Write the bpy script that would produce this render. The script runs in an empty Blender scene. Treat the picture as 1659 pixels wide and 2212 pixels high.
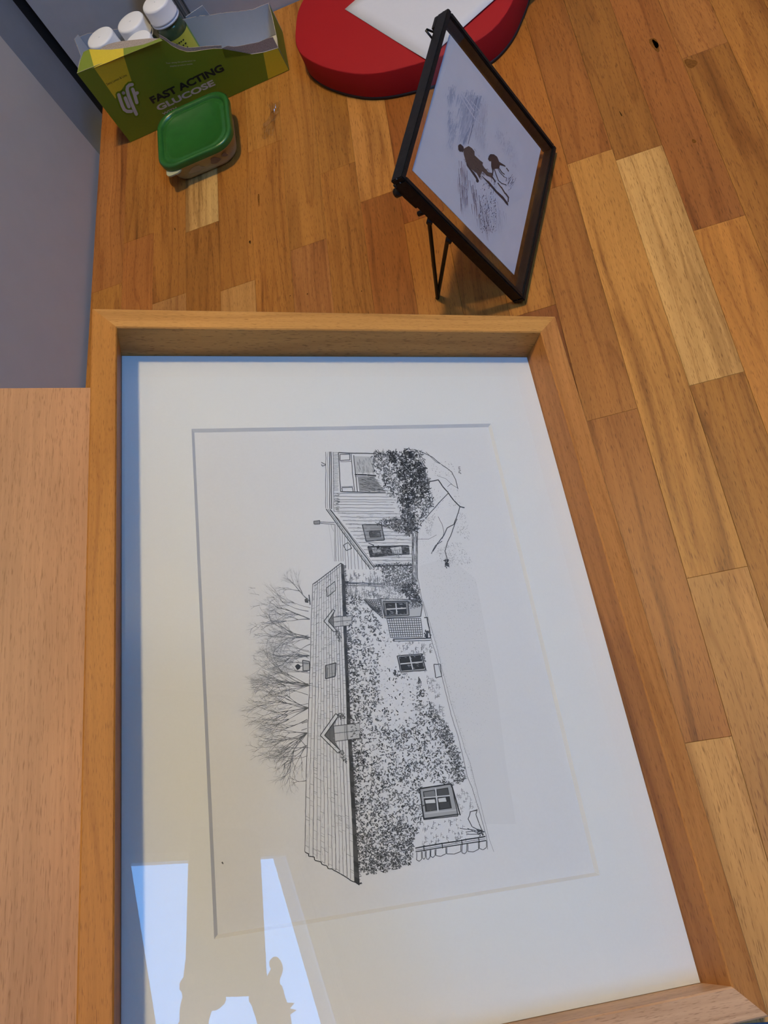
import bpy, bmesh, math, random
import numpy as np
from mathutils import Matrix, Vector, noise as mnoise

random.seed(7)
SC = bpy.context.scene
COL = SC.collection

# ------------------------------------------------------------------ camera
F_PX, IW, IH = 1703.108, 1659.0, 2212.0
CX, CY = 829.5, 1106.0
CAM = np.array([0.0, 0.0, 0.52343])
# rows: world X, Y, Z of the camera axes (x right, y down, z forward)
MC = np.array([[0.93991, -0.23047, -0.25190], [-0.10823, -0.90093, 0.42025], [-0.32380, -0.36774, -0.87173]])
_u, _s, _v = np.linalg.svd(MC); MC = _u @ _v
cam_d = bpy.data.cameras.new('camera'); cam_o = bpy.data.objects.new('camera', cam_d); COL.objects.link(cam_o)
cam_d.sensor_fit = 'VERTICAL'; cam_d.sensor_height = 36.0; cam_d.sensor_width = 27.0
cam_d.lens = F_PX / IH * 36.0
cam_d.clip_start = 0.01; cam_d.clip_end = 50
mw = Matrix.Identity(4)
for r in range(3):
    mw[r][0] = MC[r, 0]; mw[r][1] = -MC[r, 1]; mw[r][2] = -MC[r, 2]; mw[r][3] = CAM[r]
cam_o.matrix_world = mw
SC.camera = cam_o

# ------------------------------------------------------------------ world (daylight behind the roof window)
wd = bpy.data.worlds.new('world'); SC.world = wd; wd.use_nodes = True
bg = wd.node_tree.nodes['Background']
bg.inputs[0].default_value = (0.16, 0.45, 1.0, 1); bg.inputs[1].default_value = 17.5

# opening of the roof window (world metres) and the slope of the roof it lies in
SLOPE = 0.43
def roof(y): return 2.417 + SLOPE * (y - 0.262)
WX0, WX1, WY0, WY1 = 0.796, 1.405, -0.80, 0.262
# portal so the daylight through the opening is sampled well
pl = bpy.data.lights.new('daylight_portal', 'AREA'); pl.shape = 'RECTANGLE'
pl.size = WX1 - WX0; pl.size_y = math.hypot(WY1 - WY0, SLOPE * (WY1 - WY0)); pl.cycles.is_portal = True
po = bpy.data.objects.new('daylight_portal', pl); COL.objects.link(po)
po.location = ((WX0 + WX1) / 2, (WY0 + WY1) / 2, roof((WY0 + WY1) / 2) + 0.09); po.rotation_euler = (math.atan(SLOPE), 0, 0)


SC.view_settings.view_transform = 'Standard'; SC.view_settings.look = 'None'
SC.view_settings.exposure = 0.0; SC.view_settings.gamma = 1.0; SC.view_settings.use_curve_mapping = False
LAMP_POS = (0.02, 0.70, 2.10); LAMP_STRENGTH = 640.0; LAMP_COL = (1.0, 0.78, 0.40)

# ------------------------------------------------------------------ small helpers
def V3(*a): return np.array(a, float)
def ray(u, v): return MC @ V3((u - CX) / F_PX, (v - CY) / F_PX, 1.0)
def hit(u, v, p0, n):
    r = ray(u, v); return CAM + r * (np.dot(np.asarray(p0) - CAM, n) / np.dot(r, n))
def hitz(u, v, z=0.0): return hit(u, v, V3(0, 0, z), V3(0, 0, 1))

def lin(c):
    c = c / 255.0
    return c / 12.92 if c <= 0.04045 else ((c + 0.055) / 1.055) ** 2.4
def rgb(r, g, b, k=1.0): return (lin(r) * k, lin(g) * k, lin(b) * k, 1.0)

def obj(name, verts, faces, mat=None, parent=None, smooth=False, mats=None, midx=None):
    me = bpy.data.meshes.new(name)
    me.from_pydata([tuple(map(float, v)) for v in verts], [], faces)
    me.update()
    if mats:
        for m in mats: me.materials.append(m)
        if midx is not None: me.polygons.foreach_set('material_index', midx)
    elif mat: me.materials.append(mat)
    if smooth: me.polygons.foreach_set('use_smooth', [True] * len(me.polygons))
    o = bpy.data.objects.new(name, me); COL.objects.link(o)
    if parent: o.parent = parent
    return o

def from_bm(name, bm, mat=None, parent=None, smooth=False):
    me = bpy.data.meshes.new(name)
    bmesh.ops.recalc_face_normals(bm, faces=bm.faces)
    bm.to_mesh(me); bm.free()
    if mat: me.materials.append(mat)
    if smooth: me.polygons.foreach_set('use_smooth', [True] * len(me.polygons))
    o = bpy.data.objects.new(name, me); COL.objects.link(o)
    if parent: o.parent = parent
    return o

def empty(name, loc=(0, 0, 0), mat=None):
    o = bpy.data.objects.new(name, None); COL.objects.link(o); o.empty_display_size = 0.02
    if mat is not None: o.matrix_world = mat
    else: o.location = loc
    return o
def tag(o, label=None, cat=None, group=None, kind=None):
    if label: o['label'] = label
    if cat: o['category'] = cat
    if group: o['group'] = group
    if kind: o['kind'] = kind
    return o

def bm_box(bm, x0, x1, y0, y1, z0, z1):
    vs = [bm.verts.new(p) for p in ((x0,y0,z0),(x1,y0,z0),(x1,y1,z0),(x0,y1,z0),(x0,y0,z1),(x1,y0,z1),(x1,y1,z1),(x0,y1,z1))]
    for f in ((3,2,1,0),(4,5,6,7),(0,1,5,4),(1,2,6,5),(2,3,7,6),(3,0,4,7)): bm.faces.new([vs[i] for i in f])
def box(name, x0, x1, y0, y1, z0, z1, mat, parent=None, bevel=0.0, seg=2):
    bm = bmesh.new(); bm_box(bm, x0, x1, y0, y1, z0, z1)
    if bevel: bmesh.ops.bevel(bm, geom=list(bm.edges), offset=bevel, segments=seg, affect='EDGES', profile=0.7)
    return from_bm(name, bm, mat, parent)

def prism(name, pts, z0, z1, mat, parent=None):
    """polygon in local XY extruded along local Z"""
    n = len(pts)
    vs = [(p[0], p[1], z0) for p in pts] + [(p[0], p[1], z1) for p in pts]
    bm = bmesh.new(); b = [bm.verts.new(v) for v in vs]
    bm.faces.new(b[:n][::-1]); bm.faces.new(b[n:])
    for i in range(n): bm.faces.new((b[i], b[(i+1) % n], b[n+(i+1) % n], b[n+i]))
    bmesh.ops.triangulate(bm, faces=[f for f in bm.faces if len(f.verts) > 4])
    return from_bm(name, bm, mat, parent)

def tube(name, pts, r, mat, parent=None, seg=10, closed=False, rs=None):
    P = [Vector(p) for p in pts]; n = len(P); vs = []; fs = []
    prev = None
    for i in range(n):
        if closed: t = (P[(i+1) % n] - P[i-1]).normalized()
        else: t = (P[min(i+1, n-1)] - P[max(i-1, 0)]).normalized()
        if prev is None:
            a = Vector((0, 0, 1)) if abs(t.z) < .9 else Vector((1, 0, 0))
            prev = (a - t * a.dot(t)).normalized()
        else: prev = (prev - t * prev.dot(t)).normalized()
        b = t.cross(prev); rr = rs[i] if rs else r
        for k in range(seg):
            a = 2 * math.pi * k / seg
            vs.append(P[i] + (prev * math.cos(a) + b * math.sin(a)) * rr)
    m = n if closed else n - 1
    for i in range(m):
        for k in range(seg):
            fs.append((i*seg+k, i*seg+(k+1) % seg, ((i+1) % n)*seg+(k+1) % seg, ((i+1) % n)*seg+k))
    if not closed:
        fs.append(tuple(range(seg))[::-1]); fs.append(tuple((n-1)*seg+k for k in range(seg)))
    return obj(name, vs, fs, mat, parent, smooth=True)

def lathe(name, prof, mat, parent=None, seg=40, smooth=True, caps=True):
    vs = []; fs = []; n = len(prof)
    for (r, z) in prof:
        for k in range(seg):
            a = 2 * math.pi * k / seg; vs.append((r * math.cos(a), r * math.sin(a), z))
    for i in range(n - 1):
        for k in range(seg): fs.append((i*seg+k, i*seg+(k+1) % seg, (i+1)*seg+(k+1) % seg, (i+1)*seg+k))
    if caps and prof[0][0] > 1e-6: fs.append(tuple(range(seg))[::-1])
    if caps and prof[-1][0] > 1e-6: fs.append(tuple((n-1)*seg+k for k in range(seg)))
    return obj(name, vs, fs, mat, parent, smooth)

def rrect(hx, hy, r, n=8):
    pts = []
    for cx, cy, a0 in ((hx-r, hy-r, 0), (-hx+r, hy-r, 90), (-hx+r, -hy+r, 180), (hx-r, -hy+r, 270)):
        for k in range(n + 1):
            a = math.radians(a0 + 90.0 * k / n); pts.append((cx + r * math.cos(a), cy + r * math.sin(a)))
    return pts
def loft(name, rings, mat, parent=None, smooth=True, cap0=True, cap1=True):
    """rings: list of (list of xy, z)"""
    vs = []; fs = []; n = len(rings[0][0])
    for pts, z in rings: vs += [(p[0], p[1], z) for p in pts]
    for i in range(len(rings) - 1):
        for k in range(n): fs.append((i*n+k, i*n+(k+1) % n, (i+1)*n+(k+1) % n, (i+1)*n+k))
    if cap0: fs.append(tuple(range(n))[::-1])
    if cap1: fs.append(tuple((len(rings)-1)*n+k for k in range(n)))
    return obj(name, vs, fs, mat, parent, smooth)

def set_smooth_by_angle(o, ang=35):
    me = o.data; me.polygons.foreach_set('use_smooth', [True] * len(me.polygons))
    try: me.set_sharp_from_angle(angle=math.radians(ang))
    except Exception: pass

# ------------------------------------------------------------------ materials
def newmat(name):
    m = bpy.data.materials.new(name); m.use_nodes = True
    nt = m.node_tree; return m, nt, nt.nodes['Principled BSDF']
def nd(nt, t, **kw):
    n = nt.nodes.new(t)
    for k, v in kw.items(): setattr(n, k, v)
    return n
def mixc(nt, blend, fac, a, b):
    n = nd(nt, 'ShaderNodeMix', data_type='RGBA', blend_type=blend)
    for sock, val in ((n.inputs[0], fac), (n.inputs[6], a), (n.inputs[7], b)):
        if hasattr(val, 'is_output'): nt.links.new(val, sock)
        else: sock.default_value = val
    return n.outputs[2]
def ramp(nt, fac, stops):
    n = nd(nt, 'ShaderNodeValToRGB'); nt.links.new(fac, n.inputs[0])
    e = n.color_ramp.elements
    while len(e) > 1: e.remove(e[0])
    e[0].position = stops[0][0]; e[0].color = stops[0][1]
    for p, c in stops[1:]:
        x = e.new(p); x.color = c
    return n.outputs[0]
def noisetex(nt, vec, scale, detail=2.0, rough=0.5):
    n = nd(nt, 'ShaderNodeTexNoise'); nt.links.new(vec, n.inputs['Vector'])
    n.inputs['Scale'].default_value = scale; n.inputs['Detail'].default_value = detail; n.inputs['Roughness'].default_value = rough
    return n.outputs['Fac']
def mapping(nt, vec, scale, loc=None):
    n = nd(nt, 'ShaderNodeMapping'); nt.links.new(vec, n.inputs['Vector']); n.inputs['Scale'].default_value = scale
    if loc is not None: nt.links.new(loc, n.inputs['Location'])
    return n.outputs[0]
G = lambda v: (v, v, v, 1)

def flat(name, col, rough=0.6, metal=0.0, spec=0.5, noise=0.0, nscale=200.0, bump=0.0):
    m, nt, p = newmat(name)
    p.inputs['Roughness'].default_value = rough; p.inputs['Metallic'].default_value = metal
    p.inputs['Specular IOR Level'].default_value = spec
    tc = nd(nt, 'ShaderNodeTexCoord').outputs['Object']
    f = noisetex(nt, tc, nscale, 4.0, 0.6)
    c = ramp(nt, f, [(0.3, tuple(x * (1 - noise) for x in col[:3]) + (1,)), (0.7, tuple(min(1, x * (1 + noise)) for x in col[:3]) + (1,))])
    nt.links.new(c, p.inputs['Base Color'])
    if bump:
        b = nd(nt, 'ShaderNodeBump'); b.inputs['Strength'].default_value = bump; b.inputs['Distance'].default_value = 0.0004
        nt.links.new(f, b.inputs['Height']); nt.links.new(b.outputs[0], p.inputs['Normal'])
    return m

def wood(name, streak=0.5, pores=0.6, rough=0.42, tint=None, streak_scale=1.0, pore_scale=1.0):
    """grain runs along the object's local X; the tone comes from the object's own colour"""
    m, nt, p = newmat(name)
    tc = nd(nt, 'ShaderNodeTexCoord').outputs['Object']
    oi = nd(nt, 'ShaderNodeObjectInfo')
    mul = nd(nt, 'ShaderNodeVectorMath', operation='SCALE'); cmb = nd(nt, 'ShaderNodeCombineXYZ')
    for i, k in enumerate((31.0, 17.0, 53.0)):
        mm = nd(nt, 'ShaderNodeMath', operation='MULTIPLY'); mm.inputs[1].default_value = k
        nt.links.new(oi.outputs['Random'], mm.inputs[0]); nt.links.new(mm.outputs[0], cmb.inputs[i])
    add = nd(nt, 'ShaderNodeVectorMath', operation='ADD'); nt.links.new(tc, add.inputs[0]); nt.links.new(cmb.outputs[0], add.inputs[1])
    v = add.outputs[0]
    base = oi.outputs['Color'] if tint is None else tint
    # wandering of the grain
    wv = noisetex(nt, mapping(nt, v, (6, 14, 14)), 1.0, 1.0)
    wc = nd(nt, 'ShaderNodeCombineXYZ'); wm = nd(nt, 'ShaderNodeMath', operation='MULTIPLY'); wm.inputs[1].default_value = 0.016
    nt.links.new(wv, wm.inputs[0]); nt.links.new(wm.outputs[0], wc.inputs[1])
    va = nd(nt, 'ShaderNodeVectorMath', operation='ADD'); nt.links.new(v, va.inputs[0]); nt.links.new(wc.outputs[0], va.inputs[1])
    vw = va.outputs[0]
    s1 = noisetex(nt, mapping(nt, vw, (3.0*streak_scale, 95*streak_scale, 60)), 1.0, 3.0, 0.55)
    s2 = noisetex(nt, mapping(nt, vw, (9, 420, 200)), 1.0, 3.0, 0.6)
    po = noisetex(nt, mapping(nt, v, (140*pore_scale, 1900*pore_scale, 900)), 1.0, 1.5, 0.5)
    big = noisetex(nt, mapping(nt, v, (5, 22, 10)), 1.0, 2.0, 0.5)
    c = mixc(nt, 'MULTIPLY', 1.0, base, ramp(nt, big, [(0.3, G(0.86)), (0.7, G(1.12))]))
    c = mixc(nt, 'MULTIPLY', streak, c, ramp(nt, s1, [(0.27, (0.42, 0.33, 0.25, 1)), (0.36, (0.74, 0.68, 0.62, 1)), (0.44, (0.95, 0.94, 0.92, 1)), (0.55, G(1.0)), (0.75, (1.12, 1.13, 1.12, 1))]))
    s3 = noisetex(nt, mapping(nt, vw, (1.7, 26, 12)), 1.0, 2.0, 0.5)
    c = mixc(nt, 'MULTIPLY', streak * 0.65, c, ramp(nt, s3, [(0.0, G(1.0)), (0.405, G(1.0)), (0.43, (0.60, 0.50, 0.40, 1)), (0.436, G(0.97)), (0.54, G(1.0)), (0.556, (0.66, 0.57, 0.48, 1)), (0.575, G(1.0))]))
    c = mixc(nt, 'MULTIPLY', 0.55, c, ramp(nt, s2, [(0.3, (0.80, 0.76, 0.70, 1)), (0.65, G(1.07))]))
    c = mixc(nt, 'MULTIPLY', pores, c, ramp(nt, po, [(0.58, G(1.0)), (0.70, (0.42, 0.34, 0.26, 1))]))
    nt.links.new(c, p.inputs['Base Color'])
    p.inputs['Roughness'].default_value = rough
    p.inputs['Specular IOR Level'].default_value = 0.22
    b = nd(nt, 'ShaderNodeBump'); b.inputs['Strength'].default_value = 0.12; b.inputs['Distance'].default_value = 0.0004
    nt.links.new(s2, b.inputs['Height']); nt.links.new(b.outputs[0], p.inputs['Normal'])
    return m

def glass(name, tint=(1, 1, 1, 1), ior=1.5, rough=0.0):
    """thin clear pane: passes light straight, mirrors a little by angle"""
    m = bpy.data.materials.new(name); m.use_nodes = True; nt = m.node_tree
    for n in list(nt.nodes):
        if n.type != 'OUTPUT_MATERIAL': nt.nodes.remove(n)
    out = [n for n in nt.nodes if n.type == 'OUTPUT_MATERIAL'][0]
    t = nd(nt, 'ShaderNodeBsdfTransparent'); t.inputs[0].default_value = tint
    g = nd(nt, 'ShaderNodeBsdfGlossy'); g.inputs['Roughness'].default_value = rough
    fr = nd(nt, 'ShaderNodeFresnel'); fr.inputs[0].default_value = ior
    mx = nd(nt, 'ShaderNodeMixShader')
    geo = nd(nt, 'ShaderNodeNewGeometry'); inv = nd(nt, 'ShaderNodeMath', operation='SUBTRACT'); inv.inputs[0].default_value = 1.0
    nt.links.new(geo.outputs['Backfacing'], inv.inputs[1])
    mu = nd(nt, 'ShaderNodeMath', operation='MULTIPLY'); nt.links.new(fr.outputs[0], mu.inputs[0]); nt.links.new(inv.outputs[0], mu.inputs[1])
    nt.links.new(mu.outputs[0], mx.inputs[0]); nt.links.new(t.outputs[0], mx.inputs[1]); nt.links.new(g.outputs[0], mx.inputs[2])
    nt.links.new(mx.outputs[0], out.inputs[0])
    return m

def vcol(name, rough=0.8):
    m, nt, p = newmat(name)
    a = nd(nt, 'ShaderNodeVertexColor'); a.layer_name = 'ink'
    nt.links.new(a.outputs[0], p.inputs['Base Color']); p.inputs['Roughness'].default_value = rough
    p.inputs['Specular IOR Level'].default_value = 0.1
    return m

M_STAVE = wood('worktop_beech', streak=0.9, pores=0.8, rough=0.42)
M_FRAMEWOOD = wood('frame_wood', streak=0.6, pores=0.6, rough=0.45, pore_scale=1.4)
M_BOARD = wood('beech_board', streak=0.10, pores=0.5, rough=0.5, pore_scale=1.0)
M_WALL = flat('wall_paint', (0.54, 0.53, 0.535, 1), 0.75, noise=0.03, nscale=60)
M_LWALL_SHADE = flat('left_wall_shade', (0.20, 0.215, 0.26, 1), 0.75, noise=0.03, nscale=60)  # bluish shade of the left recess, put into the wall colour
M_DOOR = flat('door_paint', (0.43, 0.405, 0.40, 1), 0.6, noise=0.02, nscale=40)
M_CEIL = flat('ceiling_paint', (0.40, 0.385, 0.37, 1), 0.85, noise=0.02, nscale=30)
M_FLOOR = flat('floor_carpet', (0.22, 0.23, 0.28, 1), 0.95, noise=0.25, nscale=600, bump=0.5)
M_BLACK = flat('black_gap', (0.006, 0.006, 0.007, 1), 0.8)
M_WHITEP = flat('window_white', (0.72, 0.71, 0.70, 1), 0.4)
M_MAT = flat('mount_card', (0.74, 0.735, 0.72, 1), 0.9, spec=0.2, noise=0.012, nscale=900)
M_MATCORE = flat('mount_core', (0.66, 0.65, 0.64, 1), 0.9, spec=0.2)
M_PAPER = flat('drawing_paper', (0.70, 0.69, 0.69, 1), 0.9, spec=0.2, noise=0.015, nscale=700)
M_INK = vcol('pencil_ink')
M_GLASS = glass('picture_glass', (0.985, 0.99, 0.985, 1), 1.5)
M_PANE = glass('window_pane', (0.97, 0.98, 1, 1), 1.45)
M_METAL = flat('black_metal', (0.018, 0.017, 0.017, 1), 0.38, metal=0.6, noise=0.3, nscale=300)
M_RED = flat('red_card', (0.30, 0.007, 0.010, 1), 0.7, spec=.2, noise=0.06, nscale=1500, bump=0.15)
M_REDDARK = flat('red_box_base', (0.012, 0.008, 0.010, 1), 0.6)
M_WHITE = flat('white_paper', (0.55, 0.55, 0.60, 1), 0.85, spec=0.2, noise=0.01)
M_GREENLID = flat('green_plastic', (0.018, 0.100, 0.016, 1), 0.30, noise=0.10, nscale=120)
M_TUB = flat('cloudy_plastic', (0.40, 0.385, 0.235, 1), 0.35, noise=0.10, nscale=60)
M_CARTG = flat('carton_green', (0.145, 0.195, 0.008, 1), 0.5, noise=0.03, nscale=400)
M_CARTY = flat('carton_yellow', (0.60, 0.44, 0.018, 1), 0.5, noise=0.03, nscale=400)
M_CARTIN = flat('carton_inside', (0.50, 0.50, 0.53, 1), 0.8, noise=0.02)
M_TORN = flat('torn_card', (0.33, 0.27, 0.23, 1), 0.95, noise=0.25, nscale=900, bump=0.6)
M_INKBLACK = flat('print_black', (0.008, 0.008, 0.006, 1), 0.6)
M_INKWHITE = flat('print_cream', (0.50, 0.43, 0.35, 1), 0.6)
M_CAP = flat('white_cap', (0.74, 0.73, 0.75, 1), 0.4)
M_BOTTLE = glass('bottle_plastic', (0.82, 0.88, 0.74, 1), 1.45)
M_LABEL = flat('bottle_label', (0.58, 0.52, 0.05, 1), 0.5)
M_LABELG = flat('bottle_label_green', (0.16, 0.30, 0.06, 1), 0.5)
M_FILM = glass('clear_film', (0.955, 0.955, 0.94, 1), 1.6, 0.06)

# ------------------------------------------------------------------ the room
FL = -0.74
YB, XL = 0.891, -0.462
def struct(o): o['kind'] = 'structure'; return o
XR, YF = 2.9, -2.2
YK = 0.537; ZK = roof(YK)
struct(box('floor', XL - .1, XR + .1, YF - .1, YB + .1, FL - .05, FL, M_FLOOR))
struct(box('wall_back', -0.4475, XR + .1, YB, YB + .08, FL, 2.7, M_WALL))
struct(box('wall_left', XL - .08, XL, YF - .1, YB + .1, FL, 2.7, M_LWALL_SHADE))
struct(box('wall_right', XR, XR + .08, YF - .1, YB + .1, FL, 2.7, M_CEIL))
struct(box('wall_front', XL - .1, XR + .1, YF - .08, YF, FL, 2.7, M_CEIL))
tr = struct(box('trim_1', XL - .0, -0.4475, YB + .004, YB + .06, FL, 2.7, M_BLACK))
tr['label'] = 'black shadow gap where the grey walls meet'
dr = struct(box('door_1', XL, -0.4375, -0.55, 0.781, FL, 1.35, M_DOOR, bevel=0.0015))
dr['label'] = 'pale grey door panel standing proud of the wall'
sk = struct(box('trim_2', XL, -0.441, 0.785, 0.889, -0.075, -0.045, M_WHITEP, bevel=0.001)); sk['label'] = 'pale rail low on the wall beside the worktop'
sk = struct(box('trim_3', XL, -0.446, 0.785, 0.889, -0.125, -0.085, M_BLACK)); sk['label'] = 'dark cable channel below the pale rail'
# flat ceiling part and the sloping roof part with its window opening
cl = struct(box('ceiling', XL - .1, XR + .1, YK, YB + .1, ZK, ZK + .06, M_CEIL))
def slope_slab(bm, x0, x1, y0, y1, t=0.07):
    vs = [bm.verts.new((x, y, roof(y) + dz)) for dz in (0, t) for (x, y) in ((x0,y0),(x1,y0),(x1,y1),(x0,y1))]
    for f in ((3,2,1,0),(4,5,6,7),(0,1,5,4),(1,2,6,5),(2,3,7,6),(3,0,4,7)): bm.faces.new([vs[i] for i in f])
bm = bmesh.new()
slope_slab(bm, XL - .1, WX0, YF - .1, YK); slope_slab(bm, WX1, XR + .1, YF - .1, YK)
slope_slab(bm, WX0, WX1, WY1, YK); slope_slab(bm, WX0, WX1, YF - .1, WY0)
struct(from_bm('ceiling_slope', bm, M_CEIL))
wroot = empty('window_1', (1.10, -0.52, roof(-0.52))); wroot['kind'] = 'structure'
wi = wroot.matrix_world.inverted()
def win_part(name, x0, x1, y0, y1, lift, t, mat):
    bm = bmesh.new()
    vs = [bm.verts.new((x - 1.10, y + .52, roof(y) - roof(-.52) + lift + dz)) for dz in (0, t) for (x, y) in ((x0,y0),(x1,y0),(x1,y1),(x0,y1))]
    for f in ((3,2,1,0),(4,5,6,7),(0,1,5,4),(1,2,6,5),(2,3,7,6),(3,0,4,7)): bm.faces.new([vs[i] for i in f])
    return from_bm(name, bm, mat, wroot)
win_part('pane', WX0, WX1, WY0, WY1, 0.075, 0.003, M_PANE)
for nm, a in (('window_frame', (WX0 - .035, WX0, WY0, WY1)), ('window_frame', (WX1, WX1 + .05, WY0, WY1)), ('window_frame', (WX0 - .035, WX1 + .05, WY1, WY1 + .03)), ('window_frame', (WX0 - .035, WX1 + .05, WY0 - .03, WY0))):
    win_part(nm, *a, -0.012, 0.0115, M_WHITEP)
win_part('casing', WX1 + .062, WX1 + .078, WY0, WY1, -0.009, 0.0085, M_WHITEP)
# pendant lamp above the worktop: the warm light
lr = empty('pendant_lamp', (LAMP_POS[0], LAMP_POS[1], ZK)); tag(lr, 'pendant lamp with a warm bulb and an added dark cone over it', 'lamp')
mb = bpy.data.materials.new('warm_bulb'); mb.use_nodes = True
e = mb.node_tree.nodes.new('ShaderNodeEmission'); e.inputs[0].default_value = (*LAMP_COL, 1); e.inputs[1].default_value = LAMP_STRENGTH
mb.node_tree.links.new(e.outputs[0], [n for n in mb.node_tree.nodes if n.type == 'OUTPUT_MATERIAL'][0].inputs[0])
zb = LAMP_POS[2] - ZK
lathe('bulb', [(0.0001, zb - .06)] + [(0.06 * math.sin(a), zb - 0.06 * math.cos(a)) for a in [math.pi * k / 12 for k in range(1, 11)]] + [(0.018, zb + .057)], mb, lr, 20)
lathe('lamp_holder', [(0.019, zb + .0575), (0.019, zb + .100), (0.006, zb + .105)], M_WHITEP, lr, 16)
lathe('added_shade', [(0.165, zb - .016), (0.164, zb - .008), (0.034, zb + .100), (0.0195, zb + .102)], flat('added_shade_metal', (.08, .08, .085, 1), .5), lr, 40, caps=False)  # unseen cone added to keep the bulb's light off the ceiling
tube('cord', [(0, 0, zb + .103), (0, 0, -0.012)], 0.003, M_WHITEP, lr)
lathe('ceiling_rose', [(0.04, -0.018), (0.045, -0.012), (0.045, -0.0005)], M_WHITEP, lr, 24)

# ------------------------------------------------------------------ the worktop of beech staves
TX0, TX1, TY0, TY1, TT = -0.4329, 0.62, -0.089, 0.8895, 0.04
tbl = empty('worktop_table', (0.1, 0.4, FL)); tag(tbl, 'beech stave worktop table standing against the grey wall', 'table')
EDGES = [-.4329, -.3961, -.3600, -.3225, -.2853, -.2492, -.2115, -.1748, -.1385, -.1010, -.0640, -.0280, .0085, .0455, .0830, .1200, .1577]
while EDGES[-1] + .0372 < TX1: EDGES.append(EDGES[-1] + .0372)
EDGES.append(TX1)
JOINTS = {0: [.572, .21], 1: [.624, .33], 2: [.531, .14], 3: [.608, .25], 4: [.5185, .09], 5: [.686, .30], 6: [.5385, .18], 7: [.62, .27], 8: [.567, .12],
          9: [.524, .22], 10: [.70, .33], 11: [.76, .3925, .10], 12: [.7145, .5084, .2845, .0545], 13: [.5285, .1543], 14: [.515, .2915], 15: [.4217, .05], 16: [.60, .19], 17: [.46, .12]}
TONES = [(150, 100, 44), (157, 107, 50), (143, 93, 40), (160, 110, 54), (150, 98, 43), (154, 103, 47)]
SPEC = {(3, 0): (184, 146, 92), (4, 1): (166, 120, 68), (14, 1): (184, 140, 84), (14, 0): (140, 91, 40), (13, 0): (136, 84, 38), (13, 1): (172, 120, 60), (12, 2): (150, 97, 46),
        (12, 3): (150, 95, 47), (12, 4): (186, 138, 82), (13, 2): (166, 118, 66), (11, 2): (122, 70, 30), (8, 1): (138, 84, 36), (8, 0): (166, 114, 58), (1, 1): (148, 92, 44), (9, 0): (132, 78, 34), (15, 0): (140, 86, 40),
        (15, 1): (172, 114, 52), (16, 0): (152, 98, 48), (12, 1): (146, 90, 38), (11, 1): (158, 104, 46), (6, 1): (150, 98, 52), (2, 1): (158, 110, 62), (0, 0): (150, 96, 48)}
WOODK = 1.10
rs = random.Random(3)
stave_mesh = {}
for k in range(len(EDGES) - 1):
    js = JOINTS.get(k)
    if js is None:
        y = TY1 - rs.uniform(.1, .4); js = []
        while y > TY0 + .06: js.append(y); y -= rs.uniform(.25, .42)
    cuts = [TY1] + js + [TY0]
    for i in range(len(cuts) - 1):
        y1, y0 = cuts[i], cuts[i + 1]
        L = y1 - y0; wdt = EDGES[k + 1] - EDGES[k]
        g = 0.00005
        bm = bmesh.new(); bm_box(bm, -L/2 + g, L/2 - g, -wdt/2 + g, wdt/2 - g, -TT, 0)
        top = [e_ for e_ in bm.edges if all(abs(v.co.z) < 1e-9 for v in e_.verts)]
        bmesh.ops.bevel(bm, geom=top, offset=0.00018, segments=1, affect='EDGES')
        s = from_bm('stave', bm, M_STAVE, tbl)
        s.location = Vector(((EDGES[k] + EDGES[k+1]) / 2, (y0 + y1) / 2, rs.uniform(-.00008, 0))) - tbl.location
        s.rotation_euler = (0, 0, math.pi / 2 + (math.pi if rs.random() < .5 else 0))
        t = SPEC.get((k, i)) or rs.choice(TONES); t = (t[0], t[1] * .995, t[2] * .94)
        j = rs.uniform(.95, 1.05)
        s.color = rgb(*t, WOODK * j)
M_KNOT = flat('knot_dark', (0.03, 0.015, 0.006, 1), 0.9, spec=.05)
M_KNOT2 = flat('knot_brown', (0.16, 0.062, 0.014, 1), 0.9, spec=.05, noise=.25, nscale=500)
def knot(u, v, a, b, ang, mat=M_KNOT):
    c = hitz(u, v); n = 14
    vs = []
    for q in range(n):
        t = 2 * math.pi * q / n; rr = 1 + .15 * math.sin(3 * t + u)
        x, y = a * math.cos(t) * rr, b * math.sin(t) * rr
        vs.append((c[0] - .1 + x * math.cos(ang) - y * math.sin(ang), c[1] - .4 + x * math.sin(ang) + y * math.cos(ang), -FL + 0.00006))
    obj('knot', vs, [tuple(range(n))], mat, tbl)
knot(540, 523, .0009, .0021, 0.1); knot(540, 523.4, .0005, .0012, .1, M_KNOT2)
knot(1416, 95, .0018, .0062, .1); knot(1414, 96, .0030, .0095, .1, M_KNOT2)
knot(627, 639, .0005, .0005, 0); knot(664, 635, .0006, .0006, 0); knot(781, 629, .0005, .0005, 0)
knot(1499, 305, .0014, .0024, .2, M_KNOT2); knot(1492, 137, .0042, .0062, .4, M_KNOT2)
knot(558, 434, .0004, .0026, 0, M_KNOT2); knot(559, 431, .0009, .0085, 0, M_KNOT2); knot(378, 495, .0004, .002, .1); knot(1341, 246, .0004, .0035, .1, M_KNOT)
M_LEG = flat('table_leg_paint', (0.55, 0.55, 0.55, 1), 0.5)
for x in (TX0 + .06, TX1 - .06):
    for y in (TY0 + .06, TY1 - .06):
        box('leg', x - .03 - .1, x + .03 - .1, y - .03 - .4, y + .03 - .4, 0, -FL - TT - .0005, M_LEG, tbl, bevel=0.003)

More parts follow.
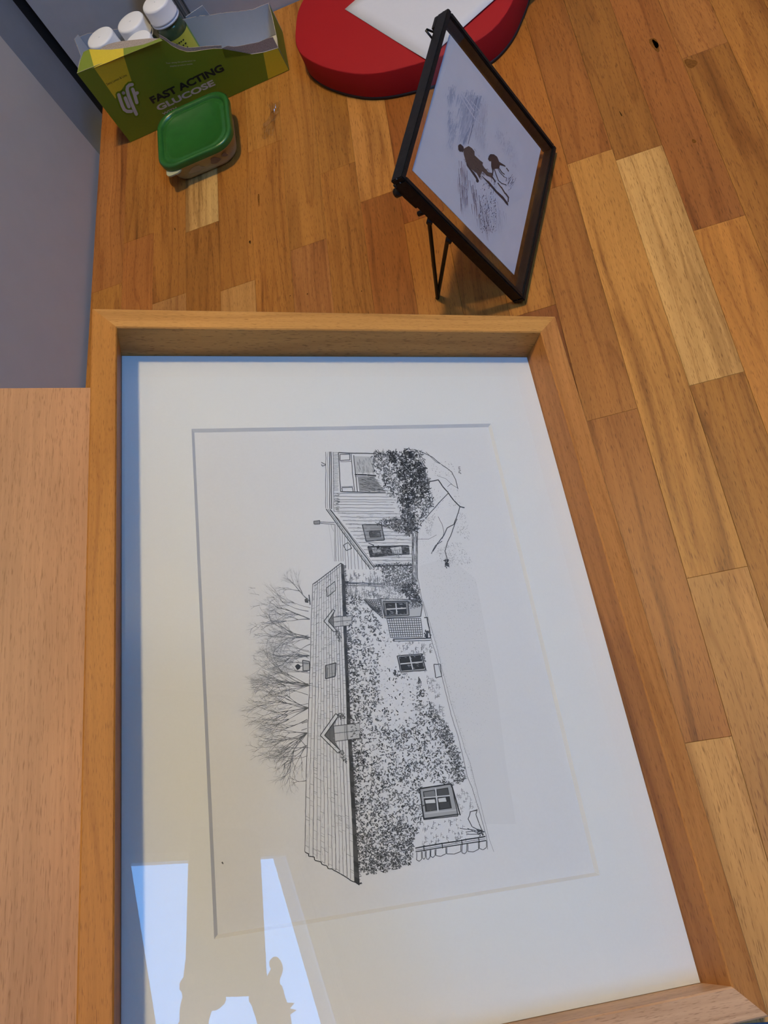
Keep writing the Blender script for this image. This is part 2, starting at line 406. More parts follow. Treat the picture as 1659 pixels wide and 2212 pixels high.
# ------------------------------------------------------------------ big wooden picture frame, propped at a slant on a beech board
W, H, FW, DEP, T = 0.32, 0.43850, 0.01522, 0.02848, 0.038
FXo, FYo, FZo = V3(0.86390, 0.03160, -0.50260), V3(-0.0400, 0.99920, -0.0060), V3(0.50200, 0.02530, 0.86450)
_m = np.stack([FXo, FYo, FZo], 1); _u, _s, _v = np.linalg.svd(_m); _m = _u @ _v
FXo, FYo, FZo = _m[:, 0], _m[:, 1], _m[:, 2]
FO = V3(-0.2709, 0.3474, 0.1937) - FZo * T + V3(0, 0, 0.0006)
FM = Matrix.Identity(4)
for r in range(3):
    for c in range(3): FM[r][c] = _m[r, c]
    FM[r][3] = FO[r]
frm = empty('picture_frame', mat=FM); tag(frm, 'large wooden box frame with mounted pencil drawing of a cottage', 'picture frame')
def rail(length, mir=False, wd_=FW, col=None, loc=(0, 0, 0), rz=0):
    """mitred rail along local X, outer edge at y=0, inner at y=-wd_"""
    w_ = wd_; b = 0.0008
    prof = [(0, 0), (0, T - b), (-b, T), (-w_ + b, T), (-w_, T - b), (-w_, 0)]
    vs = []
    for (y, z) in prof: vs.append((-y, y, z))
    for (y, z) in prof: vs.append((length + y, y, z))
    n = len(prof)
    fs = [tuple(range(n))[::-1], tuple(range(n, 2 * n))]
    for i in range(n): fs.append((i, (i+1) % n, n + (i+1) % n, n + i))
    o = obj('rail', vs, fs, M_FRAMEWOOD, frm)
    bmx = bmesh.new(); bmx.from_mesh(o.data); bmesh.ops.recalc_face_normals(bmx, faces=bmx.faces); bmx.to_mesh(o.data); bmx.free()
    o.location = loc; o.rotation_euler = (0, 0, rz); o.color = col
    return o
# frame local coords: x 0..W right, y 0..-H toward the viewer, z 0..T
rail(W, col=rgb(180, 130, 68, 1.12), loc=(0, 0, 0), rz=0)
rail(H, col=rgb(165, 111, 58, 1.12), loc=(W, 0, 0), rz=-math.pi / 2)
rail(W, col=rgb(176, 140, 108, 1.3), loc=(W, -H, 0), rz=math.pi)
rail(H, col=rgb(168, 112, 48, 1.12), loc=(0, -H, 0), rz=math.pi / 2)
ZM = T - DEP                     # top of the mount
ML, MT_, MR, MB = 0.0582, 0.0737, 0.0567, 0.0727
e_ = 0.0002
box('backing_board', FW + e_, W - FW - e_, -H + FW + e_, -FW - e_, 0.001, 0.0070, flat('backing', (0.3, 0.24, 0.18, 1), .9), frm)
ZP = ZM - 0.0019
box('drawing_sheet', FW + .012, W - FW - .012, -H + FW + .012, -FW - .012, 0.0072, ZP, M_PAPER, frm)
def mount():
    ox0, ox1, oy0, oy1 = FW + e_, W - FW - e_, -H + FW + e_, -FW - e_
    ix0, ix1, iy0, iy1 = ML, W - MR, -H + MB, -MT_
    bv = 0.0017
    O = [(ox0, oy1), (ox1, oy1), (ox1, oy0), (ox0, oy0)]
    I = [(ix0, iy1), (ix1, iy1), (ix1, iy0), (ix0, iy0)]
    J = [(ix0 + bv, iy1 - bv), (ix1 - bv, iy1 - bv), (ix1 - bv, iy0 + bv), (ix0 + bv, iy0 + bv)]
    zb = ZP + 0.0001
    vs = [(x, y, ZM) for x, y in O] + [(x, y, ZM) for x, y in I] + [(x, y, zb) for x, y in J] + [(x, y, zb) for x, y in O]
    fs = []; mi = []
    for k in range(4):
        q = (k + 1) % 4
        fs.append((k, 4 + k, 4 + q, q)); mi.append(0)
        fs.append((4 + k, 8 + k, 8 + q, 4 + q)); mi.append(1)
        fs.append((8 + k, 12 + k, 12 + q, 8 + q)); mi.append(1)
        fs.append((12 + k, k, q, 12 + q)); mi.append(1)
    return obj('mount', vs, fs, parent=frm, mats=[M_MAT, M_MATCORE], midx=mi)
mnt = mount(); mnt['label'] = 'cream window mount with bevelled opening'
box('glass_pane', FW + e_, W - FW - e_, -H + FW + e_, -FW - e_, ZM + 0.0003, ZM + 0.0020, M_GLASS, frm)

# slanted beech board under it
brd_m = FM.copy()
brd = empty('beech_board', mat=FM @ Matrix.Translation((0.06, -0.25, -0.019)))
tag(brd, 'plain pale beech board leaning under the large frame against the door', 'board')
o = box('panel', -0.21, 0.222, -0.255, 0.2165, 0, 0.0186, M_BOARD, brd, bevel=0.0004, seg=1)
# grain along the long side: turn the mesh so that local X runs along it
o.data.transform(Matrix.Rotation(-math.pi / 2, 4, 'Z')); o.rotation_euler = (0, 0, math.pi / 2)
o.color = rgb(180, 134, 95, 0.95)


# ------------------------------------------------------------------ flat print helper: strokes and fills traced on a plane
class Print:
    def __init__(self, p0, n, to_local, z0, dz):
        self.p0, self.n, self.to = p0, n, to_local
        self.v, self.f, self.c = [], [], []
        self.z0, self.dz = z0, dz; self.rnd = random.Random(11)
    def _pt(self, u, v, z):
        x, y = self.to(hit(u, v, self.p0, self.n)); return (x, y, z)
    def poly(self, pts, col, lvl=None):
        z = self.z0 + self.dz * (self.rnd.uniform(.3, .9) if lvl is None else lvl)
        i = len(self.v); self.v += [self._pt(u, v, z) for u, v in pts]
        self.f.append(tuple(range(i, i + len(pts)))); self.c.append(col)
    wk = 1.0
    def line(self, pts, w=1.0, col=0.06, taper=False, lvl=None):
        w = w * self.wk
        if not isinstance(col, tuple): col = (col, col, col)
        n = len(pts); z = self.z0 + self.dz * (self.rnd.uniform(.3, 1) if lvl is None else lvl); i0 = len(self.v)
        for k, (u, v) in enumerate(pts):
            a = pts[max(k - 1, 0)]; b = pts[min(k + 1, n - 1)]
            dx, dy = b[0] - a[0], b[1] - a[1]; l = math.hypot(dx, dy) or 1
            ww = w * (1 - .75 * k / max(n - 1, 1)) if taper else w
            ox, oy = -dy / l * ww / 2, dx / l * ww / 2
            self.v.append(self._pt(u + ox, v + oy, z)); self.v.append(self._pt(u - ox, v - oy, z))
        for k in range(n - 1):
            self.f.append((i0 + 2*k, i0 + 2*k + 1, i0 + 2*k + 3, i0 + 2*k + 2)); self.c.append(col)
    def build(self, name, mat, parent):
        o = obj(name, self.v, self.f, mat, parent)
        bm = bmesh.new(); bm.from_mesh(o.data); bm.faces.ensure_lookup_table()
        flip = [f for f in bm.faces if f.normal.z < 0]
        bmesh.ops.reverse_faces(bm, faces=flip); bm.to_mesh(o.data); bm.free()
        at = o.data.color_attributes.new('ink', 'FLOAT_COLOR', 'CORNER')
        buf = []
        for p in o.data.polygons:
            c = self.c[p.index]; buf += [c[0], c[1], c[2], 1.0] * p.loop_total
        at.data.foreach_set('color', buf)
        return o
def inside(p, poly):
    x, y = p; r = False; j = len(poly) - 1
    for i in range(len(poly)):
        xi, yi = poly[i]; xj, yj = poly[j]
        if (yi > y) != (yj > y) and x < (xj - xi) * (y - yi) / (yj - yi + 1e-12) + xi: r = not r
        j = i
    return r

# ------------------------------------------------------------------ the pencil drawing of the cottage
p0 = FO + FZo * (ZP + .00003)
PD = Print(p0, FZo, lambda P: (float(np.dot(P - FO, FXo)), float(np.dot(P - FO, FYo))), ZP + .00002, 0.00009)
R = random.Random(21); PD.wk = 1.13
A5 = lambda *q: [(600 + u / 3.318, 940 + v / 3.318) for u, v in q]
A6 = lambda *q: [(500 + u / 2.765, 1180 + v / 2.765) for u, v in q]
A7 = lambda *q: [(550 + u / 2.765, 1500 + v / 2.765) for u, v in q]
def wob(a, b, w=1.0, col=.07, j=.5, n=None, taper=False):
    n = n or max(2, int(math.hypot(b[0]-a[0], b[1]-a[1]) / 14) + 1)
    PD.line([(a[0] + (b[0]-a[0]) * k / n + R.uniform(-j, j), a[1] + (b[1]-a[1]) * k / n + R.uniform(-j, j)) for k in range(n + 1)], w, col, taper)
def path(pts, w=1.0, col=.07, j=.4):
    for a, b in zip(pts[:-1], pts[1:]): wob(a, b, w, col, j)
def lerp(a, b, t): return (a[0] + (b[0]-a[0]) * t, a[1] + (b[1]-a[1]) * t)
def quad(q, fill=None, w=1.0, col=.06):
    if fill is not None: PD.poly(q, (fill,) * 3, lvl=.25)
    if w: path(q + [q[0]], w, col)
def scribble(poly, n, ln=(3, 7), w=(.6, 1.5), cols=(.03, .2), dens=None, curl=1.1):
    us = [p[0] for p in poly]; vs = [p[1] for p in poly]; k = 0; tries = 0
    while k < n and tries < n * 12:
        tries += 1
        p = (R.uniform(min(us), max(us)), R.uniform(min(vs), max(vs)))
        if not inside(p, poly): continue
        if dens and R.random() > dens(p): continue
        a = R.uniform(0, 6.28); s = R.uniform(*ln) / 3; t = R.uniform(-curl, curl); pts = [p]
        for q in range(3):
            pts.append((pts[-1][0] + math.cos(a) * s, pts[-1][1] + math.sin(a) * s)); a += t
        PD.line(pts, R.uniform(*w), R.uniform(*cols)); k += 1
def hatch(poly, dirv, n, ln, w=.6, cols=(.25, .5)):
    us = [p[0] for p in poly]; vs = [p[1] for p in poly]; k = 0; tries = 0
    while k < n and tries < n * 10:
        tries += 1
        p = (R.uniform(min(us), max(us)), R.uniform(min(vs), max(vs)))
        if not inside(p, poly): continue
        l = ln * R.uniform(.5, 1.2)
        PD.line([p, (p[0] + dirv[0] * l + R.uniform(-.6, .6), p[1] + dirv[1] * l + R.uniform(-.6, .6))], w, R.uniform(*cols)); k += 1
def stones(poly, n, size=(6, 14), w=.8, col=(.1, .4)):
    us = [p[0] for p in poly]; vs = [p[1] for p in poly]; k = 0; tries = 0
    while k < n and tries < n * 10:
        tries += 1
        p = (R.uniform(min(us), max(us)), R.uniform(min(vs), max(vs)))
        if not inside(p, poly): continue
        s = R.uniform(*size); sh = R.uniform(3, 5); c = R.uniform(*col)
        PD.line([p, (p[0] + R.uniform(-1, 1), p[1] + s * .5), (p[0] + R.uniform(-1, 1), p[1] + s)], w, c)
        PD.line([(p[0], p[1] + s * .5), (p[0] + sh, p[1] + s * .5 + R.uniform(-1.5, 1.5))], w, c); k += 1

# --- timber extension (upper part of the sheet)
for a, b, w in (((345,120),(343,525),.9), ((358,120),(356,525),.5), ((370,120),(372,530),1.4), ((382,120),(386,532),1.7), ((397,120),(402,548),.8)): wob(*A5(a, b), w)
for y in range(126, 402, 9): wob(*A5((397, y), (434 + R.uniform(-3, 3), y + R.uniform(-1, 2))), .6, .15)
path(A5((313,195),(330,205),(345,212)), 1.2); path(A5((310,210),(320,222),(340,214)), 1.2)
PD.poly(A5((550,150),(690,155),(690,268),(560,272)), (.50,)*3, .25); PD.poly(A5((572,300),(690,296),(765,400),(585,402)), (.30,)*3, .25)
hatch(A5((560,155),(690,158),(690,265),(565,268)), (.2, 1), 60, 8, .7, (.12, .5)); hatch(A5((580,305),(690,300),(760,398),(590,398)), (1, .2), 130, 9, .8, (.04, .4))
path(A5((435,125),(560,130),(705,132)), 1.8); path(A5((435,125),(443,270),(450,405)), 1.6); path(A5((450,405),(600,408),(775,410)), 1.8)
quad(A5((445,138),(515,136),(518,178),(447,182)), None, 1.3); quad(A5((460,378),(535,374),(540,405),(462,405)), None, 1.3)
path(A5((525,135),(535,270),(552,408)), 1.3); path(A5((545,145),(556,270),(572,408)), 1.6); path(A5((552,282),(640,286),(705,290)), 2.6, .04); path(A5((552,296),(640,298),(705,300)), .8)
path(A5((450,190),(527,188)), .8); path(A5((456,370),(540,368)), .8)
for y in (415, 440, 462, 478, 497, 520, 546): wob(*A5((402, y), (R.uniform(815, 860), y + 3)), .8, .12)
hatch(A5((405,415),(430,415),(430,545),(405,545)), (1, .1), 50, 6, .7, (.1, .4))
for y in range(560, 935, 26):
    x0 = 385 + (y - 530) * .72; wob(*A5((x0 + 22, y), (R.uniform(935, 965) if y > 690 else 880, y + 4)), .8, .13)
for k in range(240):
    y = R.uniform(555, 930); x0 = 410 + (y - 530) * .72; x = R.uniform(x0 + 14, 955)
    PD.line(A5((x, y), (x + R.uniform(10, 30), y + R.uniform(-2, 3))), .5, R.uniform(.22, .5))
PD.poly(A5((345,530),(374,532),(692,952),(664,964)), (.56,)*3, .3)
for a, b, w in (((345,530),(664,964),1.5), ((358,530),(676,962),.7), ((374,532),(692,952),1.8), ((386,540),(700,944),.8)): wob(*A5(a, b), w, .05)
quad(A5((606,642),(742,640),(764,752),(632,760)), .34, 1.9); quad(A5((655,695),(732,692),(740,728),(662,733)), .05, 1.4); path(A5((636,690),(742,684)), 1.4)
quad(A5((646,800),(938,792),(942,852),(664,872)), .06, 1.9)
PD.poly(A5((672,806),(735,802),(740,836),(684,846)), (.42,)*3, .5); PD.poly(A5((805,808),(885,798),(892,850),(830,850)), (.60,)*3, .5); hatch(A5((808,810),(885,800),(890,848),(830,848)), (.1, 1), 26, 9, .8, (.1, .3))
scribble(A5((672,806),(800,802),(800,846),(684,850)), 50, (2, 4), (.7, 1.3), (.03, .3))
path(A5((650,776),(690,790),(672,800)), 1.6); PD.poly(A5((706,800),(720,790),(734,798),(726,814),(710,814)), (.03,)*3, .9)
for x in (964, 974, 992, 1002): wob(*A5((x, 700), (x - 2 + R.uniform(-3, 3), 1055)), 1.4 if x in (964, 1002) else .8, .06)
hatch(A5((966,700),(1000,700),(998,1050),(968,1050)), (.05, 1), 90, 12, .7, (.08, .4))
wob(*A5((700, 938), (965, 932)), 2.2, .05); scribble(A5((690,925),(960,915),(960,950),(690,965)), 160, (2, 5), (.8, 1.6), (.02, .15))
bush = A5((690,110),(820,118),(950,105),(1030,110),(1040,160),(1062,250),(1090,330),(1100,400),(1115,490),(1050,590),(1000,700),(930,715),(890,560),(850,450),(795,430),(760,330),(690,260),(672,190))
scribble(bush, 1500, (3, 8), (.7, 1.9), (.015, .22))
scribble(A5((900,105),(960,120),(1060,250),(1080,400),(930,520),(880,480),(900,330),(860,300)), 620, (4, 9), (1.2, 2.6), (.01, .06))
scribble(A5((800,120),(850,130),(850,200),(800,190)), 120, (3, 6), (1.2, 2.2), (.01, .06)); scribble(A5((880,540),(980,560),(1000,700),(930,715)), 180, (3, 6), (1, 2.2), (.01, .1))
scribble(A5((700,640),(760,600),(960,585),(985,690),(940,715),(800,665)), 420, (3, 6), (.8, 1.7), (.02, .2))
for k in range(90):
    p = (R.uniform(760, 1060), R.uniform(130, 660)); scribble(A5(p, (p[0]+26, p[1]), (p[0]+26, p[1]+22), (p[0], p[1]+22)), 5, (2, 4), (.9, 1.5), (.62, .7))
for pts, w in ((((1020,115),(1110,160),(1180,215),(1245,262),(1275,320),(1292,385)), 1.2), (((1060,120),(1130,190),(1165,205)), .8), (((1086,335),(1150,320),(1180,365),(1220,412),(1262,470),(1305,512),(1340,520)), 2.0),
               (((1305,515),(1282,590),(1262,640),(1215,665),(1190,720),(1150,770),(1110,835)), 1.6), (((1285,600),(1260,660),(1240,720),(1215,770),(1198,830),(1212,880),(1216,940)), 1.5), (((1222,415),(1150,490),(1090,560),(1020,640)), 1.4),
               (((1180,745),(1190,690),(1178,640),(1150,585)), .8), (((1000,745),(1080,745),(1140,715)), .6), (((1290,380),(1240,350),(1215,370)), .7), (((1140,290),(1200,310),(1250,355)), .5), (((1100,850),(1130,790),(1180,760)), 1.2), (((1030,180),(1060,230),(1050,290)), 1.4)):
    path(A5(*pts), w, .07)
scribble(A5((1198,890),(1222,890),(1224,945),(1205,945)), 40, (2, 4), (1, 2), (.02, .1))
for poly, n in ((A5((1060,600),(1130,560),(1100,720),(1060,700)), 120), (A5((1120,820),(1300,760),(1400,920),(1200,940)), 260), (A5((1290,560),(1350,560),(1380,760),(1280,700)), 90), (A5((1100,380),(1290,390),(1330,500),(1120,540)), 60), (A5((1090,200),(1250,180),(1280,300),(1120,290)), 50)):
    scribble(poly, n, (1, 3), (.4, .9), (.2, .55))
# signature
for k, (a, b) in enumerate((((1308,228),(1296,228)), ((1308,240),(1297,238)), ((1300,246),(1308,250)), ((1307,258),(1298,256)), ((1308,268),(1297,266)), ((1304,276),(1312,272)))):
    PD.line(A5(a, lerp(a, b, .5), b), 1.0, .08); PD.line(A5(b, (b[0] + 2, b[1] + 7)), .9, .08)
# chimney and linking roof
quad(A5((258,616),(300,612),(302,636),(260,638)), .30, 1.2); path(A5((300,622),(408,626)), 1.0); path(A5((302,632),(408,640)), 1.0); wob(*A5((380, 640), (402, 690)), .6, .2); wob(*A5((366, 640), (400, 900)), .4, .4)
for x in (406, 414, 428, 444, 460, 478, 498, 520, 545, 570, 598, 625, 650):
    ys = 640 if x < 415 else 540 + (x - 375) / .74 + 16
    wob(*A5((x, ys), (x + (4 if x < 420 else 9), 905 if x < 470 else 962)), .8, .13)
quad(A5((470,790),(505,770),(530,812),(492,828)), None, 1.3)
# stone link wall and planting
link = A5((478,968),(700,968),(760,1060),(760,1175),(500,1150))
stones(link, 120); scribble(A5((740,960),(960,950),(990,1040),(880,1130),(760,1060)), 520, (3, 6), (.7, 1.7), (.02, .3)); scribble(A5((880,1075),(990,1060),(1035,1200),(970,1210),(900,1130)), 330, (3, 6), (.9, 2.0), (.015, .15))
scribble(A5((740,1060),(880,1075),(900,1180),(760,1180)), 260, (2, 5), (.5, 1.1), (.15, .5))
for x in (500, 506, 514): wob(*A5((x - 20, 1055 + (x - 500) * 1.4), (770, 1066 + (x - 500) * 1.4)), 1.2, .06)
scribble(A5((478,1050),(500,1050),(500,1090),(478,1090)), 40, (2, 4), (1, 1.8), (.02, .1))

# --- long cottage: roof
rid = A6((485,228),(478,400),(470,700),(460,1000),(448,1300),(441,1659)) + A7((300,940))
eav = A6((655,100),(662,300),(672,560),(683,830),(690,1060),(704,1300),(722,1659)) + A7((596,1118))
def along(ln, t):
    L = [0]
    for a, b in zip(ln[:-1], ln[1:]): L.append(L[-1] + math.hypot(b[0]-a[0], b[1]-a[1]))
    d = t * L[-1]
    for i in range(len(ln) - 1):
        if d <= L[i + 1] + 1e-6: return lerp(ln[i], ln[i + 1], (d - L[i]) / (L[i + 1] - L[i]))
    return ln[-1]
NC = 13
for c in range(NC + 1):
    s = (c / NC) ** .96; N = 46
    pts = [lerp(along(rid, t / N), along(eav, t / N), s) for t in range(N + 1)]
    PD.line([(p[0] + R.uniform(-.35, .35), p[1]) for p in pts], 1.0 if c in (0, NC) else R.uniform(.6, 1.05), .10 if c else .05)
    if c < NC:
        for k in range(60):
            t = R.random(); s2 = ((c + 1) / NC) ** .96
            a = lerp(along(rid, t), along(eav, t), s); b = lerp(along(rid, t), along(eav, t), s2)
            if R.random() < (.9 if t < .4 else .35): PD.line([a, (b[0], b[1] + R.uniform(-1, 1))], .6, R.uniform(.12, .45))
for k in range(500):
    t = R.random(); s = R.random(); a = lerp(along(rid, t), along(eav, t), s); PD.line([a, (a[0] + R.uniform(-.6, .6), a[1] + R.uniform(4, 14))], .4, R.uniform(.3, .6))
path([along(rid, 0), along(eav, 0)], 1.5, .05); path([(p[0] + 4, p[1] + 3) for p in (along(rid, 0), along(eav, 0))], .7, .1)
zz = A7((300,940),(322,952),(322,966),(356,972),(360,990),(396,1000),(402,1016),(430,1022),(438,1040),(462,1042),(484,1056),(512,1072),(545,1092),(575,1112),(600,1122),(626,1138))
path(zz, 1.8, .04)
# eave gutter: dark band along the right side of the roof
gut = A6((670,108),(682,260),(690,560),(703,830),(712,1060),(728,1300),(745,1659)) + A7((628,1136))
for k in range(60):
    t0, t1 = k / 60, (k + 1) / 60
    PD.poly([along(eav, t0), along(eav, t1), along(gut, t1), along(gut, t0)], (.05 + .05 * R.random(),) * 3, .4)
for t in range(240):
    q = R.random(); a = along(gut, q); PD.line([a, (a[0] + R.uniform(2, 6), a[1] + R.uniform(-2, 2))], R.uniform(.8, 1.6), R.uniform(.02, .12))
# roof lights, dormers, chimneys
quad(A6((567,250),(618,210),(622,262),(572,302)), .62, 1.3); quad(A6((562,712),(624,697),(620,776),(562,792)), .40, 1.9); path(A6((572,722),(572,782)), .8)
def dormer(apex, a, b, a2, b2, pane, bars):
    ap2 = (apex[0] + 26, apex[1])
    PD.poly(A6(apex, a, a2, ap2), (.66,)*3, .75); PD.poly(A6(apex, b, b2, ap2), (.66,)*3, .75)
    PD.poly(A6(ap2, a2, (pane[0][0], pane[0][1]), (pane[3][0], pane[3][1]), b2), (.16,)*3, .7)
    quad(A6(*pane), .50, 0); PD.poly(A6(*pane), (.52,)*3, .8)
    for q in ([apex, a], [apex, b], [a, a2], [b, b2], [ap2, a2], [ap2, b2]): PD.line(A6(*q), 1.5, .05, lvl=1.05)
    pp = A6(*pane); PD.line(pp + [pp[0]], 1.3, .06, lvl=1.05)
    for q in bars: PD.line(A6(*q), 1.0, .10, lvl=1.05)
dormer((552,448), (606,378), (612,512), (618,384), (628,504), [(608,424),(716,414),(720,472),(612,482)], [((662,419),(666,476)), ((610,452),(718,442))])
dormer((530,1130), (622,1000), (636,1236), (640,1012), (652,1222), [(610,1074),(764,1056),(772,1146),(618,1166)], [((690,1064),(696,1156)), ((684,1066),(690,1156)), ((614,1118),(768,1100))])
scribble(A6((612,505),(640,500),(655,560),(640,580)), 50, (2, 5), (.8, 1.6), (.04, .2)); scribble(A6((640,1230),(670,1215),(690,1290),(680,1300)), 60, (2, 5), (.8, 1.6), (.05, .3)); scribble(A6((625,1000),(670,1000),(680,1030),(645,1030)), 60, (2, 4), (.8, 1.6), (.04, .2))
quad(A6((425,680),(466,690),(468,742),(428,744)), .45, 1.6); quad(A6((380,716),(396,704),(410,714),(410,728),(394,738)), .06, 1.2); path(A6((408,720),(428,715)), 1.2); quad(A6((438,318),(456,312),(458,336),(440,334)), .1, 1); path(A6((462,290),(470,350)), 2.0)
path(A6((420,1058),(455,1048)), 1); path(A6((418,1100),(452,1088)), 1); path(A6((405,1150),(446,1196)), 1)
# bare trees behind the ridge
def branch(p, ang, ln, w, depth):
    pts = [p]; n = 4
    for k in range(n):
        ang += R.uniform(-.17, .17); pts.append((pts[-1][0] + math.cos(ang) * ln / n, pts[-1][1] + math.sin(ang) * ln / n))
    PD.line(pts, w, R.uniform(.10, .22) if depth > 1 else R.uniform(.2, .42), True)
    if depth <= 0: return
    for k in range(R.choice((2, 3, 3))):
        q = R.choice(pts[2:]); branch(q, ang + R.uniform(-.62, .62), ln * R.uniform(.5, .78), w * .62, depth - 1)
for root, spread, n, ln in (((470,330), (-2.62, -2.3), 2, 34), ((468,436), (-3.0, -2.6), 3, 50), ((468,545), (-3.3, -2.75), 4, 50), ((464,655), (-3.35, -2.8), 3, 48), ((462,830), (-3.6, -2.75), 7, 52), ((460,965), (-3.8, -2.85), 6, 50), ((452,1115), (-4.1, -2.9), 7, 48), ((450,1190), (-4.2, -3.3), 3, 40), ((446,1400), (-3.9, -3.3), 1, 16)):
    for k in range(n): branch(A6(root)[0], R.uniform(*spread), ln * 1.22 * R.uniform(.75, 1.05), R.uniform(1.4, 2.2), 4)
for k in range(26):
    branch((A6((R.uniform(452, 472), 0))[0][0], A6((0, R.uniform(360, 1260)))[0][1]), R.uniform(-3.55, -2.7), R.uniform(34, 60), R.uniform(.8, 1.4), 3)
for k in range(70):
    branch((R.uniform(548, 640), R.uniform(1270, 1640)), R.uniform(-3.7, -2.6), R.uniform(8, 18), R.uniform(.5, .8), 2)
# ivy wall
ivy = A6((700,292),(770,305),(830,370),(880,440),(950,520),(985,640),(992,740),(1060,770),(1130,790),(1165,880),(1180,960),(1225,1060),(1290,1090),(1340,1200),(1390,1300),(1400,1400),(1330,1430),(1150,1400),(1130,1450),(1140,1659)) + A7((975,800),(950,920),(930,1010),(830,1050),(680,1078),(625,1040)) + A6((745,1659),(728,1300),(716,1060),(705,830),(694,560))
def ivyd(p):
    v = (p[1] - 1280) / (1880 - 1280)
    e = abs(p[0] - along(gut, max(0, min(1, (p[1] - 1218) / 660)))[0]) / 100.0
    n_ = mnoise.noise((p[0] * .045, p[1] * .045, 3.1))
    base = .50 + .5 * max(0, v - .55) * 1.6 + (.35 if e < .22 else 0) + .65 * n_
    if 1330 < p[1] < 1560 and 820 < p[0] < 900: base -= .42
    return max(.04, min(1, base))
scribble(ivy, 4300, (3.2, 7.5), (.8, 2.1), (.02, .20), ivyd, 1.5)
scribble(ivy, 900, (2, 5), (.4, .8), (.2, .5), None, 1.5)
scribble(A6((1150,860),(1200,960),(1300,1080),(1340,1200),(1400,1390),(1350,1420),(1290,1230),(1180,1020)), 420, (3, 6), (.8, 2.0), (.02, .2))
scribble(A7((690,780),(850,760),(960,800),(930,1010),(830,1045),(690,1070)), 420, (3, 6), (1, 2), (.02, .15), None, 1.6)
# trellis, windows
def grid(q, nu, nv, w=.9, col=.08):
    for k in range(nu + 1): wob(lerp(q[0], q[1], k / nu), lerp(q[3], q[2], k / nu), w, col, .3)
    for k in range(nv + 1): wob(lerp(q[0], q[3], k / nv), lerp(q[1], q[2], k / nv), w, col, .3)
grid(A6((788,318),(885,322),(905,430),(830,365)), 8, 8, 1.3); grid(A6((928,432),(1130,430),(1142,540),(950,545)), 15, 8, 1.2)
scribble(A6((845,360),(885,360),(890,390),(850,390)), 30, (2, 4), (1, 2), (.03, .1))
def window(fr_, pn, w=1.8, fill=.05, shade=.40):
    quad(A6(*fr_), shade, w); PD.poly(A6(*pn), (fill,)*3, .55); P_ = A6(*pn); PD.line(P_ + [P_[0]], 1.5, .03, lvl=.95)
    m = [lerp(P_[0], P_[1], .5), lerp(P_[3], P_[2], .5), lerp(P_[0], P_[3], .5), lerp(P_[1], P_[2], .5)]
    PD.line([m[0], m[1]], 2.2, .62, lvl=1.0); PD.line([m[2], m[3]], 2.2, .62, lvl=1.0)
    hatch(P_, (1, .3), 26, 6, .8, (.25, .5))
quad(A6((890,312),(1100,320),(1140,350),(1130,420),(915,428)), .50, 1.6); window([(905,330),(1055,328),(1060,412),(918,418)], [(922,342),(1040,338),(1046,402),(930,410)]); scribble(A6((1055,335),(1130,340),(1130,365),(1070,370)), 60, (2, 5), (.8, 1.6), (.03, .2))
window([(990,655),(1135,642),(1162,740),(1010,752)], [(1002,664),(1128,652),(1150,730),(1016,742)])
scribble(A6((1130,640),(1150,640),(1170,745),(1155,748)), 40, (2, 4), (.8, 1.5), (.04, .2))
quad(A7((985,565),(1175,535),(1215,725),(1010,748)), .38, 1.8); PD.poly(A7((1005,580),(1155,556),(1178,680),(1020,702)), (.05,)*3, .55)
for q, f in ((((1010,585),(1072,574),(1080,606),(1016,614)), .22), (((1090,570),(1150,562),(1160,600),(1096,606)), .10), (((1018,632),(1075,626),(1080,648),(1022,652)), .62), (((1096,622),(1140,616),(1146,640),(1100,644)), .60), (((1024,656),(1082,652),(1086,690),(1028,696)), .10), (((1104,650),(1160,642),(1168,676),(1110,684)), .08)): PD.poly(A7(*q), (f,)*3, .8)
for a, b, w in (((1080,560),(1096,700),2.6), ((1008,618),(1166,604),2.2)): PD.line(A7(a, b), w, .60, lvl=1.0)
PD.line(A7((1016,712),(1205,690)), 2.6, .5, lvl=1.0); PD.line(A7((1012,742),(1220,715)), 2.2, .05, lvl=1.0); PD.line(A7((1175,535),(1228,722)), 2.4, .04, lvl=1.0); PD.line(A7((985,565),(1012,748)), 2.2, .04, lvl=1.0); PD.line(A7((985,562),(1175,533)), 2.0, .04, lvl=1.0)
# rubble wall, bench, drainpipe, pot, ground lines
for poly, n in ((A6((695,250),(880,250),(900,320),(790,318)), 40), (A6((980,560),(1190,565),(1200,640),(990,650)), 46), (A6((1160,760),(1235,800),(1250,900),(1180,920)), 26), (A6((1180,920),(1260,950),(1290,1060),(1240,1060)), 30), (A7((1000,755),(1220,730),(1260,800),(1340,850),(1000,900)), 60), (A7((1200,560),(1290,560),(1310,690),(1220,690)), 24)): stones(poly, n, (4, 11), .8, (.08, .4))
quad(A6((1208,706),(1246,704),(1256,778),(1220,786)), .66, 1.5)
wob(*A6((965,555), (1192,548)), 2.2, .05); wob(*A6((965,567), (1192,562)), 1.2, .05); path(A6((1150,425),(1170,425),(1190,545)), 1.8, .05); scribble(A6((1150,505),(1185,505),(1190,545),(1155,545)), 50, (2, 4), (1, 2), (.02, .1))
path(A6((1108,60),(1112,190),(1140,330),(1165,430),(1195,560),(1225,660),(1262,800),(1310,1000),(1360,1160),(1410,1380)) + A7((1300,560),(1340,690),(1385,850),(1392,925)), 1.0, .16)
path(A6((1145,330),(1215,560),(1300,900),(1400,1230)) + A7((1290,420),(1345,640),(1400,860),(1428,940)), .8, .30)
scribble(A6((1180,480),(1200,480),(1420,1240),(1490,1600),(1465,1600),(1400,1260)), 300, (.8, 1.6), (.4, .8), (.2, .5))
